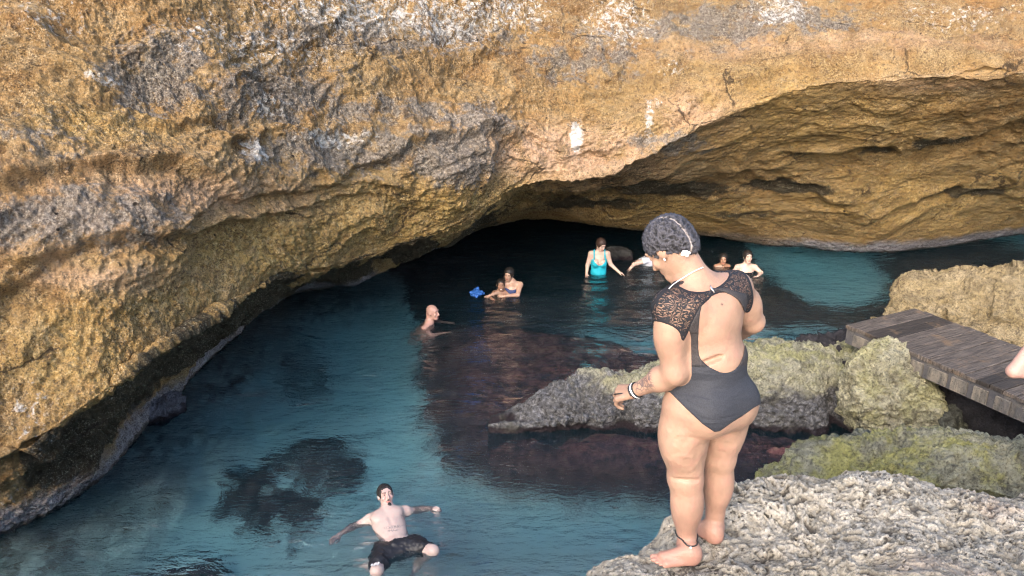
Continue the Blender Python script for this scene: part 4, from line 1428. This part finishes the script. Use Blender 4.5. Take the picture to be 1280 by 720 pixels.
    # flower clip at the nape
    q = J(858, 317, 2.80)
    bb = Body(q - .04, q + .04, .003)
    rs = random.Random(3)
    for k in range(11):
        a = np.array([rs.uniform(-1, 1), rs.uniform(-.3, .3), rs.uniform(-.7, .7)]) * .015
        bb.ell(q + a, (.007, .0055, .006), None, .002)
    cv, cf = bb.mesh()
    # press the clip against the hair
    mesh_obj("hair_clip", cv, cf, white, ho)
    # necklace following the neck
    nk = []
    pts_img = [(879, 334, 2.86), (872, 337, 2.84), (864, 341, 2.825), (856, 346, 2.815), (848, 351, 2.82), (841, 356, 2.835), (836, 361, 2.86)]
    for x, y, D in pts_img:
        nk.append(J(x, y, D))
    # drop every bead onto the skin
    nk = catmull(np.array(nk), np.linspace(0, len(nk) - 1, 60))
    snapped = []
    for p_ in nk:
        r_ = unit(p_ + rt - np.array([0, 0, CAM_H]))
        w_ = V + rt - np.array([0, 0, CAM_H])
        al = w_ @ r_
        off = np.linalg.norm(w_ - al[:, None] * r_, axis=1)
        c_ = al[off < .012]
        if len(c_):
            t_ = c_.min() - .003
            snapped.append(r_ * t_ + np.array([0, 0, CAM_H]) - rt)
    tube("necklace", snapped, .0018, white, root, bead=.5)
    tube("earring", [at(-.087, -.006, -.030), at(-.089, -.006, -.040)], .004, white, root)
    # bracelets and anklet
    dirw = unit(eL - wL)
    dkm = simple_mat("black_cord", (.02, .02, .022), .5)
    for k, (o, r, m_) in enumerate(((.003, .0034, dkm), (.011, .0036, white), (.019, .003, dkm), (-.005, .0026, dkm))):
        tube("bracelet", ring(wL + dirw * o, dirw + np.array([.05 * k, 0, .08]), .0315 + .05 * max(o, 0), .0310 + .05 * max(o, 0), 36), r, m_, root, closed=True, bead=.4)
    tube("hand_chain", [wL + kd * .0 + np.array([0, -.034, .0]), wL + kd * .3 + np.array([.0, -.026, .012]), wL + kd * .62 + np.array([0, -.026, .014]), wL + kd * .85 + np.array([0, -.020, .012])], .0026, dkm, root)
    dA = unit(np.array([.0, 0, 1]) + .25 * np.array([-1, 0, 0]))
    za = hl[2] + .104
    sel = V[(np.abs(V[:, 2] - za) < .006) & (np.hypot(V[:, 0] - aL[0], V[:, 1] - aL[1]) < .075)]
    ca = np.append((sel[:, :2].max(0) + sel[:, :2].min(0)) / 2, za)
    hull = []
    for t in np.linspace(0, 2 * math.pi, 44, endpoint=False):
        u_ = np.array([math.cos(t), math.sin(t)])
        r_ = ((sel[:, :2] - ca[:2]) @ u_)
        w_ = np.abs((sel[:, :2] - ca[:2]) @ np.array([-u_[1], u_[0]])) < .012
        hull.append(np.append(ca[:2] + u_ * (r_[w_].max() + .0015), za + .003 * u_[1] - .004 * u_[0]))
    tube("anklet", hull, .0024, dkm, root, closed=True, bead=.4)
    k_ = int(np.argmin([h_[1] for h_ in hull]))
    tube("anklet_charm", [hull[k_] + np.array([0, -.003, 0]), hull[k_] + np.array([.002, -.004, -.010])], .0045, white, root)



build_standing_woman()


def skin_obj(B, root, mat, at=None, ink=None, blush=None, sc=1.0, name="body"):
    V, F = B.mesh()
    n = len(V)
    dk, rd = face_marks(V, at, sc) if at else (np.zeros(n), np.zeros(n))
    a = dict(mark=dk, red=rd, ink=np.zeros(n) if ink is None else ink(V), blush=np.zeros(n) if blush is None else blush(V))
    return mesh_obj(name, V, F, mat, root, attrs=a)


def hair_cap(root, c, axes, at, mat, sc=1.0, long=(), fr=.045, h=.008, thick=.012, low=-.03):
    s_, f, u = axes
    B = Body(np.array(c) - .42, np.array(c) + .25, h)
    M = np.stack([s_, f, u])
    B.ell(at(0, -.012, .034), ((.080 + thick) * sc, (.096 + thick) * sc, (.094 + thick) * sc), M, .01)
    for a, b, r1, r2 in long:
        B.cap(at(*a), at(*b), r1 * sc, r2 * sc, k=.04)
    B.ell(at(0, fr + .095, -.03), (.105 * sc, .10 * sc, .115 * sc), M, .012, sub=True)
    for q in (-1, 1):
        B.ell(at(q * .10, .02, low - .04), (.04 * sc, .05 * sc, .06 * sc), M, .01, sub=True)
    V, F = B.mesh()
    w = .004 * fbm(V * np.array([60, 60, 18]), 2, seed=150)
    n = V - at(0, -.02, 0); n /= np.linalg.norm(n, axis=1, keepdims=True)
    return mesh_obj("hair", V + n * w[:, None], F, mat, root)


pale_skin = skin_mat("pale_wet_skin", (.52, .37, .30), (.52, .26, .21), .06, rough=.32)
rosy_skin = skin_mat("rosy_wet_skin", (.50, .30, .24), (.50, .20, .16), .06, rough=.32)
brown_skin = skin_mat("brown_wet_skin", (.30, .165, .105), (.34, .14, .10), .06, rough=.32)
tan_skin = skin_mat("tan_wet_skin", (.44, .28, .20), (.45, .2, .15), .06, rough=.32)
dark_hair = hair_mat("dark_wet_hair", (.010, .008, .007), (.032, .025, .022))
brown_hair = hair_mat("brown_hair", (.022, .012, .009), (.075, .04, .03))


def swim_root(px, py, label, ripple=.55):
    w = W(px, py, 0)
    root = empty("person", w)
    tag(root, label, "person")
    if ripple:
        RIPPLE.append((w[0], w[1], ripple))
    return root


def build_floating_man():
    w0 = W(487, 655, 0)
    root = swim_root(487, 655, "tattooed man with a goatee floating on his back in black shorts in teal water", .0)
    RIPPLE.append((w0[0], w0[1] - .1, .9))

    def J(px, py, z):
        return W(px, py, z) - w0
    B = Body((-.95, -1.35, -.75), (.85, .75, .50), .0065)
    pel, che, nk = J(499, 686, -.06), J(486, 655, -.005), J(484, 637, .06)
    ax_ = unit(che - pel); sd_ = unit(J(509, 640, 0) - J(461, 651, 0)); nr = unit(np.cross(sd_, ax_))
    if nr[2] < 0:
        nr = -nr
    M = np.stack([sd_, ax_, nr])
    B.ell(che, (.165, .20, .105), M, .05)
    B.ell((che + pel) / 2 - nr * .01, (.138, .17, .092), M, .05)
    B.ell(pel, (.155, .12, .10), M, .05)
    for q in (-1, 1):
        B.ell(che + sd_ * q * .075 + nr * .065 + ax_ * .06, (.085, .07, .045), M, .03)
    B.cap(che - nr * -.11 - ax_ * .02, pel + nr * .10, .006, .006, k=.03, sub=True)
    sL, sR = J(463, 650, .0), J(507, 640, .0)
    eL, wL = J(441, 661, -.06), J(424, 670, -.03)
    eR, wR = J(526, 641, -.10), J(538, 637, -.035)
    for s0, e0, w1 in ((sL, eL, wL), (sR, eR, wR)):
        B.cap(nk - ax_ * .03, s0, .058, .062, k=.05)
        B.cap(s0, e0, .058, .043, k=.03)
        B.cap(e0, w1, .043, .028, k=.02)
    add_hand(B, wL, J(414, 676, -.01) - wL, (0, 0, 1), -1, (15, 25, 20), .95)
    add_hand(B, wR, J(548, 635, .02) - wR, (0, -.2, 1), 1, (20, 30, 20), .95)
    hipL, hipR = J(481, 691, -.09), J(514, 685, -.09)
    kL, kR = J(471, 714, .005), J(541, 689, .005)
    aL, aR = J(470, 730, -.30), J(524, 711, -.22)
    for h0, k0, a0, fd in ((hipL, kL, aL, (-.1, -.7, -.5)), (hipR, kR, aR, (-.3, -.8, -.1))):
        B.cap(h0, k0, .085, .060, k=.04)
        B.cap(k0, a0, .056, .036, k=.025)
        B.ell(k0 * .65 + a0 * .35 + np.array([0, .03, 0]), (.056, .056, .09), None, .03)
        fd = unit(fd)
        add_foot(B, a0 - np.array([0, 0, .07]) - fd * .03, np.array([fd[0], fd[1], 0]), 1, 1.0)
    hc = J(482, 620, .15)
    at, axes = add_head(B, hc, (.36, -.70, .56), (-.10, .25, 1), .96)
    B.cap(nk, at(0, -.03, -.06), .060, .054, k=.03)

    def ink(V):
        sx, sy = proj(V + w0)
        up = V @ nr > (che @ nr) * 0 - .2
        t = np.exp(-(((sx - 492) / 12) ** 2 + ((sy - 658.5 + .12 * (sx - 492)) / 1.9) ** 2) ** 2)
        t = np.maximum(t, np.exp(-(((sx - 491) / 7) ** 2 + ((sy - 663 + .12 * (sx - 491)) / 1.5) ** 2) ** 2))
        t = np.maximum(t, np.exp(-(((sx - 504) / 3) ** 2 + ((sy - 645) / 5) ** 2) ** 2))
        arm = np.exp(-(((sx - 446) / 10) ** 2 + ((sy - 657) / 6) ** 2) ** 2)
        return np.maximum(t * up * 1.1, arm)
    body = skin_obj(B, root, skin_mat("floating_skin", (.50, .38, .33), (.52, .27, .23), .06, rough=.3), at, ink, lambda V: .6 * np.exp(-(np.linalg.norm(V - at(0, .06, 0), axis=1) / .10) ** 4), .96)
    # shorts: loose legs over the thighs, ragged with water
    S = Body((-.6, -1.2, -.6), (.6, .35, .35), .0065)
    S.ell(pel - ax_ * .03, (.178, .105, .116), M, .03)
    S.cap(hipL * .8 + kL * .2, hipR * .8 + kR * .2, .108, k=.05)
    S.cap(hipL * .6 + kL * .4, hipR * .75 + kR * .25, .07, k=.06)
    S.cap(hipL, hipL * .32 + kL * .68, .108, .094, k=.05)
    S.cap(hipR, hipR * .40 + kR * .60, .108, .094, k=.05)
    V, F = S.mesh()
    n = np.stack([fbm(V * 9, 3, seed=160 + k) for k in range(3)], 1)
    V = V + .022 * n
    sh = mesh_obj("shorts", V, F, fabric_mat("wet_black_cloth", (.018, .017, .020), .45, .010), root)
    wm = simple_mat("white_print", (.72, .72, .74), .5)
    p0, p1 = J(464, 707, .10), J(474, 704, .10)
    tube("print_mark", [p0 + (p1 - p0) * t + np.array([0, 0, .012 * math.sin(t * 14)]) for t in np.linspace(0, 1, 14)], .007, wm, sh)
    # short dark hair and goatee
    hair_cap(root, hc, axes, at, dark_hair, .96, fr=.045, h=.005, thick=.0025, low=-.005)
    Bg = Body(at(0, .07, -.09) - .08, at(0, .07, -.09) + .08, .003)
    Mh = np.stack(axes)
    Bg.ell(at(0, .088, -.100), (.021, .020, .030), Mh, .01)
    for q in (-1, 1):
        Bg.cap(at(0, .094, -.048), at(q * .024, .083, -.052), .0035, k=.004)
        Bg.cap(at(q * .024, .083, -.052), at(q * .014, .080, -.098), .0038, k=.006)
    V, F = Bg.mesh()
    mesh_obj("goatee", V, F, dark_hair, root)


def simple_torso(B, nb, sl, sr, low, wx=.16, wy=.10, face=(0, -1, 0)):
    s_ = unit(np.array([sr[0] - sl[0], sr[1] - sl[1], 0]))
    f_ = np.array([-s_[1], s_[0], 0])
    M = np.stack([s_, f_, [0, 0, 1]])
    mid = (np.array(sl) + np.array(sr)) / 2
    B.ell(mid * .75 + np.array(low) * .25 - np.array([0, 0, .03]), (wx, wy, .17), M, .05)
    B.ell(mid * .3 + np.array(low) * .7, (wx * .92, wy, .22), M, .05)
    B.cap(np.array(nb) - [0, 0, .03], sl, .050, .052, k=.05)
    B.cap(np.array(nb) - [0, 0, .03], sr, .050, .052, k=.05)
    return M


def arm(B, s, e, w, hd, n, side, r=1.0, hand=True, curl=(15, 22, 18)):
    B.cap(s, e, .050 * r, .040 * r, k=.03)
    B.cap(e, w, .040 * r, .026 * r, k=.02)
    if hand:
        add_hand(B, w, hd, n, side, curl, .92)


def build_teal_woman():
    root = swim_root(748, 342, "woman in a turquoise tank swimsuit standing waist deep at the back of the cave", .9)
    B = Body((-.45, -.42, -.55), (.66, .35, .80), .010)
    nb, sl, sr = (0, .01, .455), np.array((-.155, 0, .40)), np.array((.155, 0, .40))
    M = simple_torso(B, nb, sl, sr, (0, .0, -.12), .155, .105)
    for q in (-1, 1):
        B.ell((q * .068, -.10, .24), (.068, .055, .07), None, .03)
    T = B.copy()
    arm(B, sl, (-.215, .0, .17), (-.235, -.09, .02), (-.1, -.6, -.5), (-.6, -.4, .6), -1)
    arm(B, sr, (.225, -.01, .19), (.375, -.09, .065), (.8, -.25, -.25), (0, 0, 1), 1)
    hc = np.array((.02, -.035, .585))
    at, ax = add_head(B, hc, (.42, -.80, -.42), (0, 0, 1), 1.0)
    B.cap(nb, at(0, -.03, -.06), .052, .047, k=.03)
    skin_obj(B, root, pale_skin, at)
    a = T.points()
    X, Y, Z = a[0][:, None, None] + 0 * T.v, a[1][None, :, None] + 0 * T.v, a[2][None, None, :] + 0 * T.v
    topz = np.where(Y < 0, .20 + .95 * np.maximum(np.abs(X) - .012, 0), .27)
    topz = np.minimum(topz, .335)
    S = T.copy()
    S.v = np.maximum(T.v - .008, (Z - topz) * .7).astype(np.float32)
    for q in (-1, 1):
        S.cap((q * .105, -.095, .30), (q * .098, -.02, .475), .014, k=.01)
        S.cap((q * .098, -.02, .475), (q * .09, .085, .28), .014, k=.01)
    V, F = S.mesh()
    V = V + .006 * np.stack([fbm(V * 14, 2, seed=170 + k) for k in range(3)], 1)
    mesh_obj("tank_top", V, F, fabric_mat("turquoise_cloth", (.015, .36, .46), .55, .006), root)
    hair_cap(root, hc, ax, at, brown_hair, 1.0, long=[((0, -.09, -.0), (0, -.10, -.06), .045, .035)])


def build_mother_and_child():
    root = swim_root(640, 365, "long haired woman in the dark water holding a smiling child in front of her", .7)
    B = Body((-.62, -.5, -.5), (.42, .35, .60), .010)
    nb, sl, sr = (.01, .0, .205), np.array((-.135, -.02, .15)), np.array((.145, -.0, .14))
    simple_torso(B, nb, sl, sr, (0, .0, -.35), .145, .10)
    T = B.copy()
    hc = np.array((-.055, -.04, .345))
    at, ax = add_head(B, hc, (-.30, -.9, -.12), (.12, 0, 1), .98)
    B.cap(nb, at(0, -.03, -.06), .050, .046, k=.03)
    arm(B, sr, (.10, -.20, .02), (-.13, -.30, .035), (-1, -.1, .0), (0, -.6, .7), 1)
    arm(B, sl, (-.25, -.10, .03), (-.40, -.22, .01), (-.8, -.5, -.1), (0, -.3, .9), -1)
    skin_obj(B, root, tan_skin, at)
    a = T.points()
    Z = a[2][None, None, :] + 0 * T.v
    X = a[0][:, None, None] + 0 * T.v
    S = T.copy()
    S.v = np.maximum(T.v - .008, (Z - (.07 + .35 * np.maximum(np.abs(X) - .02, 0)))).astype(np.float32)
    V, F = S.mesh()
    mesh_obj("swim_top", V, F, fabric_mat("navy_cloth", (.03, .045, .13), .5, .006), root)
    hair_cap(root, hc, ax, at, dark_hair, .98, long=[((0, -.08, .0), (.03, -.10, -.14), .06, .05), ((.07, -.06, -.0), (.085, .0, -.20), .04, .03)])
    # the child
    c0 = W(626, 364, 0)
    r2 = empty("person", c0 + np.array([0, -.12, 0]))
    tag(r2, "smiling dark haired child held in the water by the long haired woman", "person")
    B = Body((-.34, -.35, -.40), (.34, .3, .36), .009)
    nb, sl, sr = (0, .02, .045), np.array((-.105, .02, .0)), np.array((.105, .02, .0))
    simple_torso(B, nb, sl, sr, (0, .0, -.25), .11, .08)
    hc = np.array((0, -.02, .165))
    at, ax = add_head(B, hc, (.12, -.96, .10), (.05, 0, 1), .90)
    B.cap(nb, at(0, -.03, -.06), .042, .04, k=.03)
    arm(B, sl, (-.19, -.08, -.02), (-.16, -.24, .0), (.4, -.8, 0), (0, 0, 1), -1, .72)
    arm(B, sr, (.19, -.06, -.04), (.10, -.20, -.02), (-.8, -.5, 0), (0, 0, 1), 1, .72)
    b = skin_obj(B, r2, brown_skin, at, sc=.9)
    tm = simple_mat("teeth", (.75, .72, .68), .3)
    tube("teeth", [at(-.018, .094, -.062), at(0, .099, -.065), at(.018, .094, -.062)], .0065, tm, r2)
    hair_cap(r2, hc, ax, at, dark_hair, .90, fr=.04, thick=.006)
    RIPPLE.append((c0[0], c0[1] - .1, .6))


def build_bald_man():
    root = swim_root(541, 404, "bald man swimming in dark water, seen in profile with only head and shoulders out", .8)
    B = Body((-.60, -.45, -.80), (.50, .45, .42), .010)
    nb, sl, sr = (-.05, .0, .045), np.array((-.12, -.18, -.045)), np.array((-.09, .18, -.055))
    B.cap((-.10, 0, -.13), (-.32, .06, -.62), .125, .10, k=.06)
    B.cap(np.array(nb) - [0, 0, .03], sl, .062, .062, k=.05)
    B.cap(np.array(nb) - [0, 0, .03], sr, .062, .062, k=.05)
    hc = np.array((.0, -.0, .185))
    at, ax = add_head(B, hc, (.88, -.42, .06), (0, 0, 1), 1.05)
    B.cap(nb, at(0, -.03, -.06), .064, .058, k=.03)
    B.cap(at(0, -.075, -.03), at(0, -.06, -.07), .04, k=.03)
    arm(B, sl, (.02, -.30, -.20), (.22, -.24, -.14), (.9, .3, -.05), (0, 0, 1), -1, 1.1)
    arm(B, sr, (.04, .28, -.20), (.22, .2, -.16), (.9, -.2, -.05), (0, 0, 1), 1, 1.1)
    skin_obj(B, root, rosy_skin, at, sc=1.05)


def build_back_swimmers():
    # bending swimmer in a white top, half hidden
    root = swim_root(806, 331, "swimmer in a white top leaning low over the water, head hidden behind the standing woman", .7)
    B = Body((-.45, -.4, -.45), (.55, .4, .55), .011)
    nb, sl, sr = (.14, -.05, .20), np.array((-.05, -.13, .12)), np.array((.22, .12, .14))
    B.cap((.08, 0, .08), (-.10, .25, -.12), .12, .13, k=.05)
    B.cap(np.array(nb) - [0, 0, .03], sl, .055, .055, k=.05)
    B.cap(np.array(nb) - [0, 0, .03], sr, .055, .055, k=.05)
    T = B.copy()
    hc = np.array((.23, -.10, .30))
    at, ax = add_head(B, hc, (.6, -.6, -.45), (0, 0, 1), 1.0)
    B.cap(nb, at(0, -.03, -.06), .05, .046, k=.03)
    arm(B, sl, (-.24, -.16, .065), (-.33, -.25, .0), (-.5, -.8, -.2), (0, 0, 1), -1)
    arm(B, sr, (.30, -.05, .02), (.2, -.2, -.03), (-.5, -.8, 0), (0, 0, 1), 1)
    skin_obj(B, root, pale_skin, at)
    a = T.points()
    X = a[0][:, None, None] + 0 * T.v
    S = T.copy()
    S.v = np.maximum(T.v - .008, np.maximum(-.10 - X, X - .17)).astype(np.float32)
    V, F = S.mesh()
    mesh_obj("swim_shirt", V, F, fabric_mat("white_cloth", (.62, .63, .70), .6, .006), root)
    hair_cap(root, hc, ax, at, dark_hair)
    # head peeping over the shoulder
    root = swim_root(903, 333, "dark haired child in the far water, only the head and wet shoulders showing", .4)
    B = Body((-.32, -.3, -.35), (.32, .3, .36), .010)
    simple_torso(B, (0, .02, .04), np.array((-.12, .02, -.01)), np.array((.12, .02, -.01)), (0, 0, -.25), .12, .085)
    hc = np.array((0, -.02, .15))
    at, ax = add_head(B, hc, (-.25, -.9, .05), (0, 0, 1), .92)
    B.cap((0, .02, .04), at(0, -.03, -.06), .045, .042, k=.03)
    skin_obj(B, root, brown_skin, at, sc=.92)
    hair_cap(root, hc, ax, at, dark_hair, .92, fr=.035)
    # woman with bare shoulders
    root = swim_root(932, 339, "dark haired woman with bare shoulders chest deep in the far right of the cave", .7)
    B = Body((-.5, -.5, -.45), (.5, .35, .55), .010)
    nb, sl, sr = (0, .01, .155), np.array((-.165, .0, .085)), np.array((.165, .0, .085))
    simple_torso(B, nb, sl, sr, (0, .0, -.3), .16, .11)
    T = B.copy()
    hc = np.array((.0, -.03, .295))
    at, ax = add_head(B, hc, (.08, -.96, .10), (0, 0, 1), 1.0)
    B.cap(nb, at(0, -.03, -.06), .054, .05, k=.03)
    arm(B, sl, (-.27, -.10, .0), (-.14, -.30, -.01), (.8, -.4, 0), (0, 0, 1), -1)
    arm(B, sr, (.27, -.10, .0), (.14, -.30, -.01), (-.8, -.4, 0), (0, 0, 1), 1)
    skin_obj(B, root, pale_skin, at)
    a = T.points()
    Z = a[2][None, None, :] + 0 * T.v
    S = T.copy()
    S.v = np.maximum(T.v - .008, Z - .005).astype(np.float32)
    V, F = S.mesh()
    mesh_obj("swim_top", V, F, fabric_mat("black_cloth", (.02, .02, .024), .5, .006), root)
    hair_cap(root, hc, ax, at, dark_hair, 1.0, fr=.04, thick=.010)


def build_float():
    w = W(596, 370, 0)
    B = Body((-.22, -.2, -.14), (.22, .2, .24), .008)
    rs = random.Random(8)
    B.ell((0, 0, .05), (.085, .08, .07), None, .02)
    for k in range(16):
        a = k / 16 * 2 * math.pi
        e = rs.uniform(-.3, 1.1)
        v = np.array([math.cos(a) * math.cos(e), math.sin(a) * math.cos(e), math.sin(e)])
        B.cap((0, 0, .05), np.array([0, 0, .05]) + v * rs.uniform(.085, .115), .038, .030, k=.018)
    V, F = B.mesh()
    o = mesh_obj("swim_toy", V, F, fabric_mat("blue_mesh", (.035, .13, .42), .5, .006))
    o.location = w
    tag(o, "small crinkled bright blue swim toy floating left of the woman holding a child", "swim toy")
    RIPPLE.append((w[0], w[1], .35))


def top_z(o, x, y):
    me = o.data
    co = np.empty(len(me.vertices) * 3, np.float32)
    me.vertices.foreach_get("co", co)
    c, s = math.cos(o.rotation_euler.z), math.sin(o.rotation_euler.z)
    co = co.reshape(-1, 3)
    X = co[:, 0] * c - co[:, 1] * s + o.location.x
    Y = co[:, 0] * s + co[:, 1] * c + o.location.y
    m = np.hypot(X - x, Y - y) < .05
    return float((co[m, 2]).max() + o.location.z) if m.any() else None


def build_edge_person():
    x0, y0 = 3.98, 4.86
    zt = top_z(olive_rock, x0, y0) or 1.3
    el = P(1267, 464, 4.74)
    root = empty("person", (x0, y0, zt))
    tag(root, "bare armed person at the right edge of the photo with one bent elbow in view", "person")
    r0 = np.array([x0, y0, zt])
    H0 = (el[2] - zt + .26) / 1.36                      # so that the elbow sits where it is seen
    B = Body((-.75, -.5, -.10), (.55, .45, 1.85 * H0), .011)

    def q(x, y, z):
        return np.array([x, y, z * H0])
    e0 = el - r0
    sl, sr, nb = q(-.29, -.03, 1.36), q(.08, .02, 1.38), q(-.10, .0, 1.45)
    simple_torso(B, nb, sl, sr, q(-.04, 0, .95), .165, .115)
    B.ell(q(.0, .02, .88), (.165, .125, .14), None, .05)
    for s_, h, k, a in ((-1, q(-.085, 0, .85), q(-.07, -.02, .47), q(-.07, .0, .085)), (1, q(.09, 0, .85), q(.12, -.03, .47), q(.12, 0, .085))):
        B.cap(h, k, .088, .058, k=.04)
        B.cap(k, a, .058, .036, k=.02)
        B.ell(k * .68 + a * .32 + np.array([0, .025, 0]), (.054, .056, .10), None, .03)
        add_foot(B, a * np.array([1, 1, 0]) + np.array([0, .05, 0]), (s_ * .2, -1, 0), s_, 1.05)
    B.cap(sl, e0, .054, .046, k=.04)
    B.cap(e0, q(-.17, -.12, 1.0), .046, .030, k=.02)
    add_hand(B, q(-.17, -.12, 1.0), (.8, .2, -.4), (-.3, -.9, .2), 1, (10, 20, 15))
    arm(B, sr, q(.17, .03, 1.08), q(.17, -.05, .82), (0, -.1, -1), (1, 0, 0), -1)
    hc = q(-.13, -.04, 1.60)
    at, ax = add_head(B, hc, (-.3, -.9, -.2), (0, 0, 1), 1.0)
    B.cap(nb, at(0, -.03, -.06), .056, .052, k=.03)
    skin_obj(B, root, skin_mat("pink_skin", (.44, .26, .21), (.46, .22, .18), .06), at)
    S = Body((-.4, -.35, .3), (.4, .35, 1.2), .011)
    S.ell(q(.0, .02, .90), (.180, .140, .13), None, .03)
    S.cap(q(-.085, 0, .85), q(-.075, -.01, .55), .106, .098, k=.03)
    S.cap(q(.09, 0, .85), q(.115, -.02, .55), .106, .098, k=.03)
    V, F = S.mesh()
    mesh_obj("shorts", V, F, fabric_mat("grey_cloth", (.10, .11, .13), .7), root)
    hair_cap(root, hc, ax, at, brown_hair)


build_floating_man()
build_bald_man()
build_mother_and_child()
build_teal_woman()
build_back_swimmers()
build_float()
build_edge_person()
build_water()
